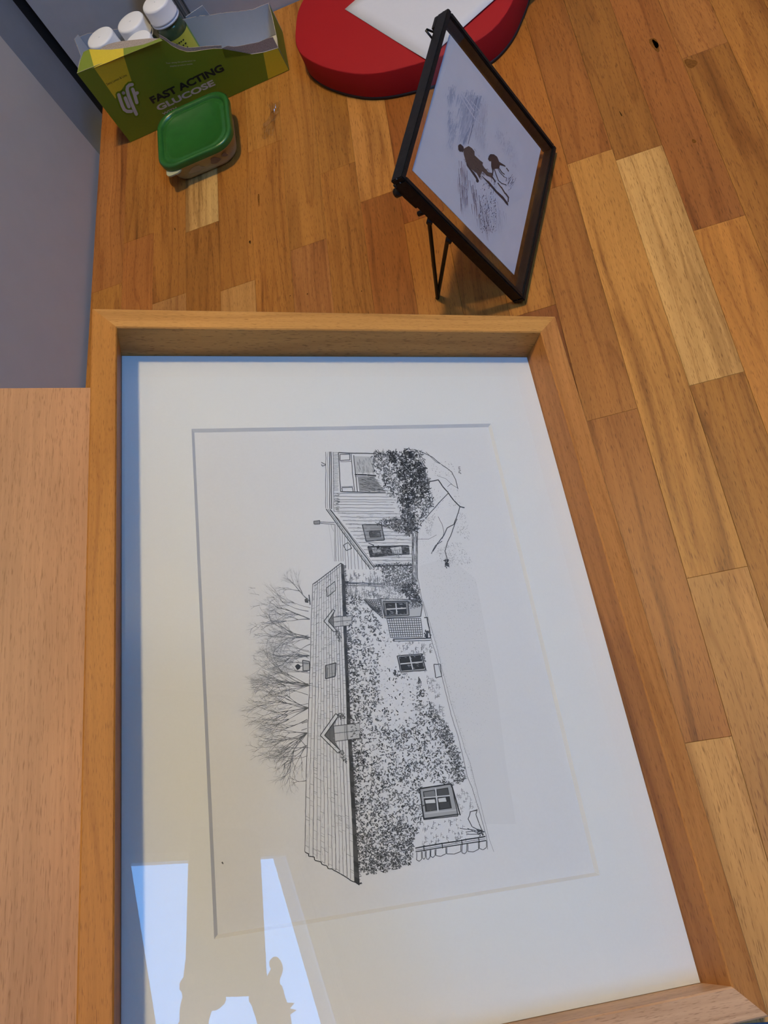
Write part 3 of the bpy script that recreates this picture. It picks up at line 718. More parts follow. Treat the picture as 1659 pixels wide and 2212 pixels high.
for a, b, w in (((960,918),(1378,848),2.4), ((960,930),(1380,862),.9), ((962,940),(1384,872),2.0)): wob(*A7(a, b), w, .05)
for t in (.12, .38, .66, .9): p, q = lerp((960,912),(1378,844),t), lerp((962,946),(1384,878),t); PD.line(A7(p, q), 1.6, .03)
xs = [965, 1000, 1022, 1050, 1080, 1145, 1235, 1270, 1340, 1388]
for a, b in zip(xs[:-1], xs[1:]):
    y = lambda x: 945 - (x - 960) * .165; h = R.uniform(46, 58)
    path(A7((a + 3, y(a)), (a + 3, y(a) + h * .8), ((a + b) / 2, y((a+b)/2) + h), (b - 3, y(b) + h * .8), (b - 3, y(b))), 1.3, .08)
path(A7((1275,745),(1290,700),(1330,688),(1322,720),(1340,770),(1362,820),(1340,812),(1300,790),(1275,745)), 1.5, .07); path(A7((1285,700),(1330,694)), 1.2)
for q in (((1260,822),(1330,815)), ((1265,835),(1345,835)), ((1225,800),(1320,812)), ((1270,800),(1335,830))): path(A7(*q), 1.2, .07)
scribble(A7((1330,800),(1370,820),(1365,845),(1330,845)), 40, (2, 4), (1, 2), (.03, .1))
# soft pencil tone and speckle of the lawn and drive
PD.poly(A6((1120,120),(1300,60),(1460,200),(1530,560),(1590,900),(1640,1300),(1700,1659),(1500,1659),(1400,1230),(1300,900),(1215,560),(1145,330)), (.667, .657, .657), .02)
for poly, n in ((A6((1150,200),(1440,120),(1500,400),(1560,900),(1480,1300),(1300,800),(1200,500)), 650), (A5((1000,640),(1090,700),(1400,960),(1450,1300),(1100,1250),(1030,1000)), 420)): scribble(poly, n, (.7, 2.0), (.4, .8), (.40, .60))
PD.poly([(478,1863),(481,1861),(483,1866),(481,1867)], (.12,)*3, .8)
ink = PD.build('pencil_drawing', M_INK, frm); ink['kind'] = 'stuff'; ink['label'] = 'fine pencil lines of an ivy covered stone cottage'

# ------------------------------------------------------------------ torn juice carton
CA = V3(-0.3922, 0.7714, 0); CEX = V3(0.1954, 0.0119, 0); CEX /= np.linalg.norm(CEX); CEY = V3(-CEX[1], CEX[0], 0)
CL, CD = 0.196, 0.065
cart = empty('juice_carton', (CA[0], CA[1], 0.0004)); cart.rotation_euler = (0, 0, math.atan2(CEX[1], CEX[0]))
tag(cart, 'green and yellow printed carton with torn open top holding bottles', 'carton')
def cfront(u, v): P = hit(u, v, CA, CEY); return (float(np.dot(P - CA, CEX)), float(P[2]))
def panel(name, pts, t=0.0006, outer=M_CARTG, inner=M_CARTIN, edge=M_TORN, loc=(0, 0, 0), rot=(0, 0, 0), outer_is_top=True):
    """flat card panel drawn in local XY, thickness downwards from z=0"""
    n = len(pts); bm = bmesh.new()
    a = [bm.verts.new((p[0], p[1], 0)) for p in pts]; b = [bm.verts.new((p[0], p[1], -t)) for p in pts]
    ft = bm.faces.new(a); fb = bm.faces.new(b[::-1]); ft.material_index = 0 if outer_is_top else 1; fb.material_index = 1 if outer_is_top else 0
    for i in range(n):
        f = bm.faces.new((a[i], b[i], b[(i+1) % n], a[(i+1) % n])); f.material_index = 2
    bmesh.ops.triangulate(bm, faces=[ft, fb])
    me = bpy.data.meshes.new(name); bmesh.ops.recalc_face_normals(bm, faces=bm.faces); bm.to_mesh(me); bm.free()
    for m in (outer, inner, edge): me.materials.append(m)
    o = bpy.data.objects.new(name, me); COL.objects.link(o); o.parent = cart; o.location = loc; o.rotation_euler = rot
    return o
RX = (math.pi / 2, 0, 0)     # local x -> x, local y -> z, local z -> -y (towards the viewer)
def jag(a, b, n, j):
    return [(a[0] + (b[0]-a[0]) * k / n + (R.uniform(-j, j) if 0 < k < n else 0), a[1] + (b[1]-a[1]) * k / n + (R.uniform(-j, j) if 0 < k < n else 0)) for k in range(n)]
tear_px = [(345, 82), (362, 92), (372, 100), (388, 108), (405, 113), (422, 112), (445, 108), (462, 106), (480, 106), (487, 126)]
tear = [cfront(*q) for q in tear_px]
low = [cfront(500, 125), cfront(520, 122), cfront(545, 118), cfront(570, 114), (0.1957, 0.0263)]
fpts = [(0.0, 0.0), (CL, 0.0)] + [low[-1]] + low[:-1][::-1] + tear[::-1] + [(0.0965, 0.0838), (0.06, .0862), (0.0, 0.0900)]
front = panel('front_panel', fpts, rot=RX)
# raw board where the printed face has been ripped off
raw = [cfront(*q) for q in ((487, 126), (480, 106), (492, 101), (506, 103), (520, 101), (540, 97), (560, 93), (575, 86), (590, 82))] + [(0.1955, .0385), low[-1]] + low[:-1][::-1]
panel('torn_strip', raw, 0.0004, M_TORN, M_CARTIN, M_TORN, (0, 0.0009, 0), RX)
lip = [cfront(*q) for q in ((345, 82), (362, 92), (372, 100), (388, 108), (405, 113), (422, 112), (445, 108), (480, 106))]
lip2 = lip + [(p[0] + .001, p[1] + .0035 + R.uniform(-.0008, .0008)) for p in lip[::-1]]
panel('torn_lip', lip2, 0.0004, M_TORN, M_TORN, M_TORN, (0, 0.0009, 0), RX)
bpts = [(0, 0), (CL, 0), (0.1965, 0.0338), (0.186, .0345)] + jag((0.1767, .0348), (0.1172, .0540), 26, .0007) + jag((0.1172, .0540), (.0097, .0850), 12, .0006) + [(.0097, .0854), (0.0, 0.086)]
panel('back_panel', bpts, rot=RX, loc=(0, CD, 0), outer_is_top=False)
RY = (math.pi / 2, 0, math.pi / 2)   # local x -> y, local y -> z, local z -> +x
rp = [(0.0007, 0.0), (CD - .0007, 0.0), (CD - .0007, 0.0335), (.056, .0312), (.048, .0285), (.033, .0268), (.0186, .0250), (0.006, .0262), (0.0007, .0263)]
panel('side_panel', rp, rot=RY, loc=(CL, 0, 0))
panel('side_panel', [(0.0007, 0), (CD - .0007, 0), (CD - .0007, .0892), (.049, .0945), (.044, .0905), (.0357, .0840), (.02, .087), (0.0007, .0895)], rot=RY, loc=(0.0006, 0, 0), outer_is_top=False)
panel('base_panel', [(0.0007, .0007), (CL - .0007, .0007), (CL - .0007, CD - .0007), (.0007, CD - .0007)], loc=(0, 0, 0.0006), outer=M_CARTIN, inner=M_CARTG)
# folded-in top flap
th = math.radians(28); FN0 = V3(0, 0, 0); FDIR = CEY * math.cos(th) + V3(0, 0, 1) * math.sin(th); FP = CA + V3(0, 0, .088) ; FNRM = np.cross(CEX, FDIR)
def cflap(u, v):
    P = hit(u, v, FP, FNRM); return (float(np.dot(P - FP, CEX)), float(np.dot(P - FP, FDIR)))
frot = (th, 0, 0)
def flap(name, px, z, outer, par=cart):
    o = panel(name, [cflap(*q) for q in px], 0.0005, outer, M_CARTIN, M_TORN, (0, 0, 0.088 + z), frot); o.parent = par
    return o
fl = flap('top_flap', [(167, 158), (174, 132), (181, 113), (193, 107), (215, 108), (240, 108), (267, 105), (290, 101), (310, 97), (330, 90), (345, 83), (352, 88), (300, 108), (268, 121), (235, 135), (204, 147)], 0.0, M_CARTG)
def skin_poly(name, pts, mat, parent, off=0.00008):
    n = len(pts); o = obj(name, [(p[0], p[1], off) for p in pts], [tuple(range(n))], mat, parent)
    bm = bmesh.new(); bm.from_mesh(o.data); bmesh.ops.triangulate(bm, faces=bm.faces)
    for f in bm.faces:
        if f.normal.z < 0: f.normal_flip()
    bm.to_mesh(o.data); bm.free(); return o
skin_poly('yellow_stripe', [cflap(*q) for q in ((193, 107), (215, 108), (240, 108), (267, 105), (268, 121), (235, 135), (204, 147))], M_CARTY, fl)
flap('torn_board', [(213, 108), (222, 100), (232, 95), (246, 91), (262, 88), (280, 86), (300, 84), (322, 82), (346, 82), (330, 91), (300, 100), (267, 106), (240, 109)], -0.0008, M_TORN)
# printing on the front
skin_poly('yellow_stripe', [cfront(*q) for q in ((204, 148), (235, 136), (268, 122), (276, 148), (285, 176), (272, 182), (262, 196), (256, 199), (250, 214), (225, 178))], M_CARTY, front)
skin_poly('yellow_stripe', [(0.1796, .0283), (0.1952, .0263), (CL - .0006, .0004), (0.1713, .0004)], M_CARTY, front)
def text_mesh(name, txt, x0, x1, z0, z1, mat, parent, bold=0.0, shear=0.0, off=0.00012, rz=0.0):
    cu = bpy.data.curves.new(name, 'FONT'); cu.body = txt; cu.size = 1.0; cu.offset = bold; cu.shear = shear; cu.resolution_u = 4
    to = bpy.data.objects.new(name, cu); COL.objects.link(to)
    dg = bpy.context.evaluated_depsgraph_get(); dg.update()
    me = bpy.data.meshes.new_from_object(to.evaluated_get(dg)); bpy.data.objects.remove(to)
    co = np.zeros(len(me.vertices) * 3); me.vertices.foreach_get('co', co); co = co.reshape(-1, 3)
    mn, mx = co.min(0), co.max(0)
    co[:, 0] = (co[:, 0] - mn[0]) / (mx[0] - mn[0]) * (x1 - x0)
    co[:, 1] = (co[:, 1] - mn[1]) / (mx[1] - mn[1]) * (z1 - z0); co[:, 2] = 0
    c, s = math.cos(rz), math.sin(rz)
    co = np.stack([x0 + co[:, 0] * c - co[:, 1] * s, z0 + co[:, 0] * s + co[:, 1] * c, co[:, 2] + off], 1)
    me.vertices.foreach_set('co', co.ravel()); me.materials.clear(); me.materials.append(mat); me.update()
    o = bpy.data.objects.new(name, me); COL.objects.link(o); o.parent = parent
    return o
text_mesh('lettering', 'FAST ACTING', 0.0484, 0.1350, 0.0284, 0.0366, M_INKBLACK, front, bold=0.042)
text_mesh('lettering', 'GLUCOSE', 0.0490, 0.1185, 0.0186, 0.0254, M_INKWHITE, front, bold=0.036)
text_mesh('lettering', 'WITH', 0.0505, 0.0680, 0.0125, 0.0153, M_INKWHITE, front, bold=0.02)
text_mesh('lettering', 'S', 0.1208, 0.1232, 0.0024, 0.0052, M_INKBLACK, front, bold=0.02)
text_mesh('lettering', 'Zesty Lemon & Lime', 0.0186, 0.0430, 0.0655, 0.0688, M_INKBLACK, front, bold=0.0)
text_mesh('lettering', 'Tear along the perforation to', 0.0850, 0.1150, 0.0600, 0.0618, M_INKWHITE, front, rz=-.34)
text_mesh('lettering', 'display product inside', 0.0868, 0.1100, 0.0556, 0.0574, M_INKWHITE, front, rz=-.33)
PL = Print(CA, CEY, lambda P: (float(np.dot(P - CA, CEX)), float(P[2])), 0.00010, 0.00020)
def capsule(pts, w, col, lvl):
    PL.line(pts, w, col, lvl=lvl); lvl -= .08
    for q in (pts[0], pts[-1]): PL.poly([(q[0] + w / 2 * math.cos(2 * math.pi * k / 10), q[1] + w / 2 * math.sin(2 * math.pi * k / 10)) for k in range(10)], col, lvl)
LOGO = [[(257, 205), (261, 218), (265, 229), (269, 237), (275, 241), (284, 241)], [(271, 212), (275, 222), (279, 231)], [(267, 201), (267.5, 201.5)], [(286, 183), (280, 184), (276, 188), (275, 194), (278, 206), (284, 222), (290, 236), (295, 247)], [(287, 193), (291, 204), (296, 222)], [(284, 203), (297, 200)]]
LOGO = LOGO[:5] + [[(293, 203), (297, 201)]]
for i, q in enumerate(LOGO): capsule(q, 14.5, (.145, .195, .008), .12 + .01 * i)
for i, q in enumerate(LOGO): capsule(q, 7.2, (.50, .43, .35), .6 + .015 * i)
lg = PL.build('logo', M_INK, front)

# ------------------------------------------------------------------ bottles inside the carton
def bottle(x, y, z, label, rot=0.0, hgt=0.090, tilt=0.0):
    b = empty('juice_bottle', (x, y, z)); b.rotation_euler = (tilt, 0, rot)
    tag(b, label, 'bottle', 'juice bottles standing in the torn carton')
    h = hgt
    lathe('body', [(0.012, 0.0), (0.0152, .002), (0.0155, .008), (0.0155, h - .031), (0.0148, h - .026), (0.0128, h - .022), (0.0118, h - .0185)], M_BOTTLE, b, 36)
    lathe('juice', [(0.010, 0.0015), (0.0142, .003), (0.0147, .009), (0.0147, h - .032), (0.0140, h - .026), (0.0118, h - .0215), (0.0001, h - .0205)], flat('juice', (.10, .12, .06, 1), .15), b, 28)
    # wrap-around label
    n = 28; zz0, zz1 = .012, h - .033
    lb = lathe('label', [(0.0157, zz0), (0.0157, zz1)], M_LABEL, b, 36, caps=False)
    lb.data.materials.append(M_LABELG)
    for i, p in enumerate(lb.data.polygons): p.material_index = 1 if (i % 36) in range(0, 7) or p.loop_total > 4 else 0
    for k in range(5):
        t = obj('label_text', [], [], M_INKBLACK, lb)
        vs = []; fs = []
        for s in range(7):
            a0 = -1.95 + s * .17; a1 = a0 + R.uniform(.08, .14); zc = zz1 - .004 - k * .0042
            i0 = len(vs)
            for a in (a0, a1):
                for dz in (0, -.0014): vs.append((.01585 * math.cos(a), .01585 * math.sin(a), zc + dz))
            fs.append((i0, i0 + 2, i0 + 3, i0 + 1))
        t.data.from_pydata(vs, [], fs)
    cp = lathe('cap', [(0.0152, h - .0165), (0.0156, h - .016), (0.0156, h - .0145), (0.0152, h - .0140), (0.0152, h - .0022), (0.0146, h - .0006), (0.0130, h), (0.0001, h)], M_CAP, b, 44)
    lathe('cap_ring', [(0.0150, h - .0195), (0.0156, h - .019), (0.0156, h - .0175), (0.0150, h - .017)], M_CAP, b, 44)
    # moulding nub in the middle of the cap
    lathe('nub', [(0.0012, h), (0.0008, h + .0003), (0.0001, h + .0003)], M_CAP, cp, 12)
    return b
ZB = 0.0011
bottle(-0.3668, 0.8130, ZB, 'white capped juice bottle in the carton corner above the looped logo', .3)
bottle(-0.3330, 0.8222, ZB, 'white capped juice bottle in the middle of the back row of the carton', 1.1, .0868)
bottle(-0.2972, 0.8190, ZB, 'white capped juice bottle showing its yellow label beside the empty space', -.1, .0955)
bottle(-0.3255, 0.7914, ZB, 'white capped juice bottle half hidden behind the torn front edge', 2.0, .0838)

# things behind the carton
M_SHEETS = [flat('sheet_%d' % k, (v, v * .94, v * .86, 1), .8, noise=.1, nscale=300) for k, v in enumerate((.20, .08, .17, .06, .22, .10, .07, .18, .09))]
pk = empty('card_bundle', (-0.302, 0.865, 0.0003)); tag(pk, 'upright bundle of grey card sheets between the carton and the wall', 'card bundle')
for k in range(9):
    x = -.0135 + k * .0030
    box('sheet', -.011 + R.uniform(-.0005, .0005), .011 + R.uniform(-.0008, .0008), x, x + .0027, 0, .118 + R.uniform(-.002, .002), M_SHEETS[k], pk)
P = [hit(u, v, V3(0, 0.858, 0), V3(0, 1, 0)) for u, v in ((412, 29), (437, 12), (452, 40))]
d1 = P[0] - P[1]; d1 /= np.linalg.norm(d1); d2 = np.array([-d1[2], 0, d1[0]]);
if d2[2] > 0: d2 = -d2
cd = empty('note_card', (float(P[1][0]), 0.858, 0.0)); tag(cd, 'small white card poking up behind the carton', 'card')
q0 = P[1] - V3(P[1][0], .858, 0); hgt = 0.055
qs = [q0, q0 + d1 * .035, q0 + d1 * .035 + d2 * .048, q0 + d2 * .048]
lowest = min(q[2] for q in qs)
vs = [(q[0], q[1] + dy, q[2]) for dy in (0, .0006) for q in qs]
c_ = obj('sheet', vs, [(0, 1, 2, 3), (7, 6, 5, 4), (0, 4, 5, 1), (1, 5, 6, 2), (2, 6, 7, 3), (3, 7, 4, 0)], M_WHITE, cd)
CARD_LOW = lowest

# ------------------------------------------------------------------ snack tub with green lid
tub = empty('snack_tub', (-0.2968, 0.7140, 0.0003)); tub.rotation_euler = (0, 0, math.radians(3.0)); tag(tub, 'small clear plastic tub with green snap lid in front of the carton', 'tub')
HL, RC = 0.0418, 0.0205
rings = [(rrect(.0322, .0322, .016), 0.0), (rrect(.0345, .0345, .017), 0.0012), (rrect(.0358, .0358, .0175), 0.004), (rrect(.0388, .0388, .019), 0.0185), (rrect(.0400, .0400, .0195), 0.0190), (rrect(.0400, .0400, .0195), 0.0205)]
loft('body', rings, M_TUB, tub)
lid = loft('lid', [(rrect(.0405, .0405, .0200), .0208), (rrect(HL, HL, RC), .0212), (rrect(HL, HL, RC), .0262), (rrect(HL - .0006, HL - .0006, RC), .0275), (rrect(HL - .0018, HL - .0018, RC), .0280), (rrect(HL - .0035, HL - .0035, .0195), .0280), (rrect(HL - .0052, HL - .0052, .0185), .0268), (rrect(HL - .0060, HL - .0060, .018), .0252), (rrect(HL - .0075, HL - .0075, .017), .0250), (rrect(HL - .0090, HL - .0090, .0165), .0258), (rrect(HL - .0105, HL - .0105, .016), .0258), (rrect(HL - .0112, HL - .0112, .0155), .0252)], M_GREENLID, tub)
set_smooth_by_angle(lid, 50)
tb = prism('lid_tab', [(p[0] - .0285, p[1] - .0370) for p in rrect(.0085, .0075, .0055)], .0190, .0206, M_TUB, tub)
# food seen through the side
for (x, z, rx, rz, m) in ((.014, .012, .0055, .0045, (.16, .13, .09, 1)), (-.008, .011, .0080, .0042, (.30, .28, .17, 1)), (.026, .0135, .0030, .0028, (.15, .12, .085, 1))):
    yy = -(.0358 + (z - .004) * .207) - .0003
    n = 14; vs = [(x + rx * math.cos(2*math.pi*k/n) * (1 + .3 * math.sin(5.0*k + x * 900)), yy - (rz * math.sin(2*math.pi*k/n)) * .207, z + rz * math.sin(2*math.pi*k/n)) for k in range(n)]
    obj('food_patch', vs, [tuple(range(n))], flat('food', m, .6), tub)

# ------------------------------------------------------------------ clear film scrap
sx, sy = [], []
ff = empty('film_scrap', (-0.2215, 0.7180, 0.0002)); tag(ff, 'crumpled scrap of clear film lying on the bare wood', 'film')
N = 12; vs = []; fs = []
for i in range(N + 1):
    for j in range(N + 1):
        x = (i / N - .5) * .017; y = (j / N - .5) * .046
        w_ = .75 + .5 * mnoise.noise((x * 90, y * 60, 1.5)); x = x * w_ + .006 * math.sin(y * 70)
        z = .0003 + abs(mnoise.noise((x * 210, y * 170, 4.2))) * .008
        vs.append((x, y, z))
for i in range(N):
    for j in range(N): fs.append((i*(N+1)+j, (i+1)*(N+1)+j, (i+1)*(N+1)+j+1, i*(N+1)+j+1))
sc_ = obj('film', vs, fs, M_FILM, ff)
md = sc_.modifiers.new('thick', 'SOLIDIFY'); md.thickness = .0001

# ------------------------------------------------------------------ red box with a white sheet on it
ctrl = [(-.1745, .8000), (-.1745, .7640), (-.1560, .7310), (-.1255, .7010), (-.0965, .6850), (-.0600, .6772), (-.0200, .6745), (.0060, .6790), (.0250, .6930), (.0400, .7150), (.0560, .7500), (.0630, .7950), (.0520, .8400), (.0200, .8720), (-.0350, .8840), (-.0950, .8810), (-.1420, .8600), (-.1660, .8320)]
def catmull(ps, n=6):
    out = []; m = len(ps)
    for i in range(m):
        p0_, p1_, p2_, p3_ = (np.array(ps[(i + k) % m]) for k in (-1, 0, 1, 2))
        for k in range(n):
            t = k / n
            out.append(tuple(.5 * ((2 * p1_) + (-p0_ + p2_) * t + (2*p0_ - 5*p1_ + 4*p2_ - p3_) * t*t + (-p0_ + 3*p1_ - 3*p2_ + p3_) * t**3)))
    return out
cc = (-.055, .780)
outl = [(x - cc[0], y - cc[1]) for x, y in catmull(ctrl)]
def shrink(pts, d):
    m = len(pts); o_ = []
    for i in range(m):
        a, b = pts[i - 1], pts[(i + 1) % m]; dx, dy = b[0]-a[0], b[1]-a[1]; l = math.hypot(dx, dy)
        o_.append((pts[i][0] - dy / l * d, pts[i][1] + dx / l * d))
    return o_
rb = empty('red_box', (cc[0], cc[1], 0.0003)); tag(rb, 'rounded red lidded box with black base at the back of the worktop', 'box')
ld = loft('lid', [(outl, .0032), (outl, .0290), (shrink(outl, .0004), .0297), (shrink(outl, .0010), .0300)], M_RED, rb); set_smooth_by_angle(ld, 40)
loft('base', [(shrink(outl, -.0003), 0.0), (shrink(outl, -.0003), .0030)], M_REDDARK, rb)
pa, pb_ = V3(-.1202, .7930, 0), V3(-.0500, .6749, 0); dd = V3(.855, .517, 0) * .175
ps = empty('paper_sheet', (-.0105, .779, .0306)); tag(ps, 'plain white paper sheet lying on the red box', 'paper')
sh = [pa, pb_, pb_ + dd, pa + dd]; NS = 12; vs = []; fs = []
for i in range(NS + 1):
    for j in range(NS + 1):
        s, t = i / NS, j / NS
        p = pa * (1-s) * (1-t) + pb_ * s * (1-t) + (pb_ + dd) * s * t + (pa + dd) * (1-s) * t
        vs.append((p[0] + .0105, p[1] - .779, .0002 + .0010 * (s - .5) ** 2 * 4 * s))
for i in range(NS):
    for j in range(NS): fs.append((i*(NS+1)+j, (i+1)*(NS+1)+j, (i+1)*(NS+1)+j+1, i*(NS+1)+j+1))
so = obj('sheet', vs, fs, M_WHITE, ps, True); md = so.modifiers.new('thick', 'SOLIDIFY'); md.thickness = .00025; md.offset = 1

# ------------------------------------------------------------------ black metal glass photo frame on its wire stand
B0, B1, PLN, PANG = V3(-0.0135, 0.4005, 0.0047), V3(0.0407, 0.5454, 0.0047), 0.1511, 1.1608
PX = (B1 - B0) / np.linalg.norm(B1 - B0); PWD = float(np.linalg.norm(B1 - B0)); PH_ = V3(-PX[1], PX[0], 0)
PY = PH_ * math.cos(PANG) + V3(0, 0, 1) * math.sin(PANG); PZ = np.cross(PX, PY)
PMT = Matrix.Identity(4)
for r in range(3): PMT[r][0], PMT[r][1], PMT[r][2], PMT[r][3] = PX[r], PY[r], PZ[r], B0[r]
pf = empty('photo_frame', mat=PMT); tag(pf, 'square black metal glass frame with watercolour propped on a wire stand', 'photo frame')
BW, BDp = 0.0040, 0.0105
def bar(x0, x1, y0, y1):
    bm = bmesh.new(); bm_box(bm, x0, x1, y0, y1, -BDp, 0); bmesh.ops.bevel(bm, geom=list(bm.edges), offset=.0007, segments=2, affect='EDGES')
    return from_bm('bar', bm, M_METAL, pf)
bar(0, PWD, 0, BW); bar(0, PWD, PLN - BW, PLN); bar(0, BW, BW, PLN - BW); bar(PWD - BW, PWD, BW, PLN - BW)
# fine raised line round the outside of the bars
tube('rim_line', [(.0004, .0004, -.0052), (PWD - .0004, .0004, -.0052), (PWD - .0004, PLN - .0004, -.0052), (.0004, PLN - .0004, -.0052)], .0006, flat('rim_metal', (.10, .10, .10, 1), .35, .7), pf, 6, True)
box('glass_pane', BW, PWD - BW, BW, PLN - BW, -.0024, -.0012, M_GLASS, pf)
box('glass_pane', BW, PWD - BW, BW, PLN - BW, -.0056, -.0044, M_GLASS, pf)
K0, K1, K2, K3 = .0150, PWD - .0135, .0160, PLN - .0100
M_CARD = flat('watercolour_card', (.56, .54, .59, 1), .85, spec=.2, noise=.03, nscale=60)
box('watercolour_card', K0, K1, K2, K3, -.0036, -.0033, M_CARD, pf)
B_ = lambda *q: [(920 + u / 6.705, 180 + v / 6.705) for u, v in q]
cp0 = B0 + PZ * (-.0032)
PW_ = Print(cp0, PZ, lambda P: (float(np.dot(P - B0, PX)), float(np.dot(P - B0, PY))), -.00322, .00006)
DK = (.060, .040, .040); DK2 = (.10, .068, .058); BL_ = (.30, .33, .43); GR = (.42, .40, .45); LB = (.46, .48, .58)
def wash(region, n, ln, cols, wr, dirv=(-.12, 1.0), lvl=.2):
    us = [p[0] for p in region]; vs_ = [p[1] for p in region]; k = 0; tr_ = 0
    while k < n and tr_ < n * 12:
        tr_ += 1; p = (R.uniform(min(us), max(us)), R.uniform(min(vs_), max(vs_)))
        if not inside(p, region): continue
        p = (p[0] + R.gauss(0, 2.6), p[1] + R.gauss(0, 5)); l = ln * R.uniform(.4, 1.1); c = R.choice(cols); f_ = R.uniform(.92, 1.08); c = tuple(x * f_ for x in c)
        a = R.uniform(-.12, .12); q = []
        for s in range(5): q.append((p[0] + dirv[0] * l * s / 4 + a * s, p[1] + dirv[1] * l * s / 4))
        PW_.line(q, R.uniform(*wr), c, True, lvl=lvl + .1 * R.random()); k += 1
C1, C2, C3 = (.44, .44, .52), (.37, .38, .47), (.29, .31, .40)
wash(B_((480,170),(760,150),(790,300),(640,640),(560,780),(520,740),(520,480)), 300, 26, (C1, C2), (1, 3), (-.25, 1)); wash(B_((600,180),(770,160),(720,420),(640,640),(560,830),(545,620)), 200, 16, (C2, C3), (.6, 2), (-.28, 1))
wash(B_((330,80),(420,40),(400,240),(330,240)), 50, 18, (C2,), (.8, 2)); wash(B_((320,420),(380,440),(480,560),(420,720),(370,860),(350,680)), 90, 14, (C2, C1), (.6, 2), (-.3, 1)); wash(B_((340,820),(420,760),(380,940),(340,1010)), 30, 10, (C1,), (.5, 1.2))
wash(B_((800,200),(900,260),(880,560),(840,700),(680,640),(740,440)), 170, 16, ((.52, .49, .55), (.48, .44, .49)), (.5, 2), (-.1, 1)); wash(B_((690,600),(840,640),(900,900),(880,960),(700,800)), 120, 12, ((.52, .49, .54),), (.5, 1.5))
wash(B_((1030,640),(1280,900),(1300,1250),(1180,1000),(1030,800)), 110, 8, ((.50, .48, .55), (.40, .38, .45)), (.4, 1.2))
for a, b, w, c in (((545,880),(640,640),2.6, C3), ((540,860),(600,700),1.6,(.26,.29,.40)), ((612,880),(680,600),1.1,(.14,.14,.20)), ((680,600),(690,460),1.0,(.15,.16,.24)), ((690,460),(748,175),1.0,(.12,.13,.20)), ((705,420),(775,160),.9,(.42,.45,.56)), ((740,400),(800,180),2.6,C3), ((580,880),(690,480),1.0,C2)): PW_.line(B_(a, lerp(a, b, .5), b), w, c, lvl=.5)
for a, b, w in (((450,40),(700,400),2.2), ((495,170),(700,500),1.8), ((650,250),(800,420),1.2), ((700,500),(850,640),1.6)): PW_.line(B_(a, lerp(a, b, .5), b), w, (.56, .54, .60), lvl=.62)
# grass strokes and dots
GC = ((.20, .15, .17), (.30, .25, .29), (.42, .38, .44))
wash(B_((455,1180),(560,1080),(620,1350),(590,1700),(540,1760),(480,1500)), 90, 34, GC, (.4, 1.3), (.02, 1), .4)
wash(B_((640,1350),(720,1500),(800,1700),(900,1950),(870,2100),(740,1960),(700,1800),(650,1500)), 80, 34, GC, (.4, 1.2), (.10, 1), .4)
wash(B_((820,1560),(1000,1620),(1150,1880),(1130,2000),(940,2010),(830,1800)), 60, 26, ((.45, .44, .52), (.38, .36, .42)), (.4, 1.0), (.08, 1), .4)
for k in range(190):
    p = (R.uniform(790, 1020), R.uniform(1380, 2160)); PW_.line(B_(p, (p[0] - 4, p[1] + R.uniform(8, 28))), R.uniform(.5, 1.1), R.choice((DK, (.2, .16, .18))), lvl=.7)
def shape(pts, c, lvl=.85):
    PW_.poly(B_(*pts), c, lvl)
man = [(540,955),(572,932),(620,908),(668,940),(704,985),(706,1042),(780,1112),(826,1146),(820,1190),(862,1240),(905,1287),(962,1300),(972,1335),(945,1362),(892,1342),(815,1275),(795,1320),(786,1375),(758,1340),(735,1300),(640,1232),(580,1140),(548,1030)]
shape([(465,905),(482,884),(505,880),(545,918),(550,945),(536,1000),(520,990),(490,990),(470,965)], (.035, .028, .035))
shape(man, DK2); wash(B_(*man), 90, 9, (DK, DK2, (.13, .085, .06)), (.5, 1.2), (.6, .8), .9)
shape([(580,1130),(640,1228),(700,1290),(745,1360),(770,1415),(752,1442),(728,1425),(725,1385),(650,1275),(590,1190)], DK, .95)
shape([(800,1325),(850,1372),(930,1440),(1030,1560),(1120,1640),(1190,1735),(1192,1775),(1160,1745),(1120,1690),(1010,1580),(900,1450),(815,1350)], DK, .95)
shape([(930,1340),(965,1345),(1012,1420),(1005,1440),(980,1400)], DK, .95)
for a, b, w in (((1040,1440),(1090,1510),2.2), ((1090,1500),(1150,1600),2.6), ((1150,1590),(1200,1660),3.0), ((1195,1650),(1190,1720),2.6)): PW_.line(B_(a, lerp(a, b, .5), b), w, DK2, lvl=.9)
shape([(898,1098),(912,1050),(935,1025),(985,1028),(1030,1062),(1045,1092),(1060,1135),(1148,1190),(1155,1212),(1110,1195),(1072,1185),(1060,1235),(1000,1240),(985,1240),(970,1330),(955,1335),(962,1270),(945,1200),(945,1130),(918,1128)], DK)
for q, w in ((((1060,1230),(1100,1290),(1140,1320)), 2.0), (((990,1240),(1020,1330),(1050,1410),(1100,1450),(1160,1470)), 1.8), (((1040,1230),(1080,1300),(1130,1350)), 1.4), (((1165,1225),(1200,1275)), 2.0), (((1120,1350),(1170,1370),(1160,1420)), 1.2)): PW_.line(B_(*q), w, DK2, lvl=.9)
wash(B_((1190,1340),(1270,1360),(1290,1410),(1230,1480),(1180,1480),(1200,1400)), 60, 6, (DK2, (.25, .2, .22)), (.4, 1), (-.5, .8), .8)
pw = PW_.build('watercolour', M_INK, pf); pw['kind'] = 'stuff'; pw['label'] = 'brown and blue watercolour of a figure walking a dog'
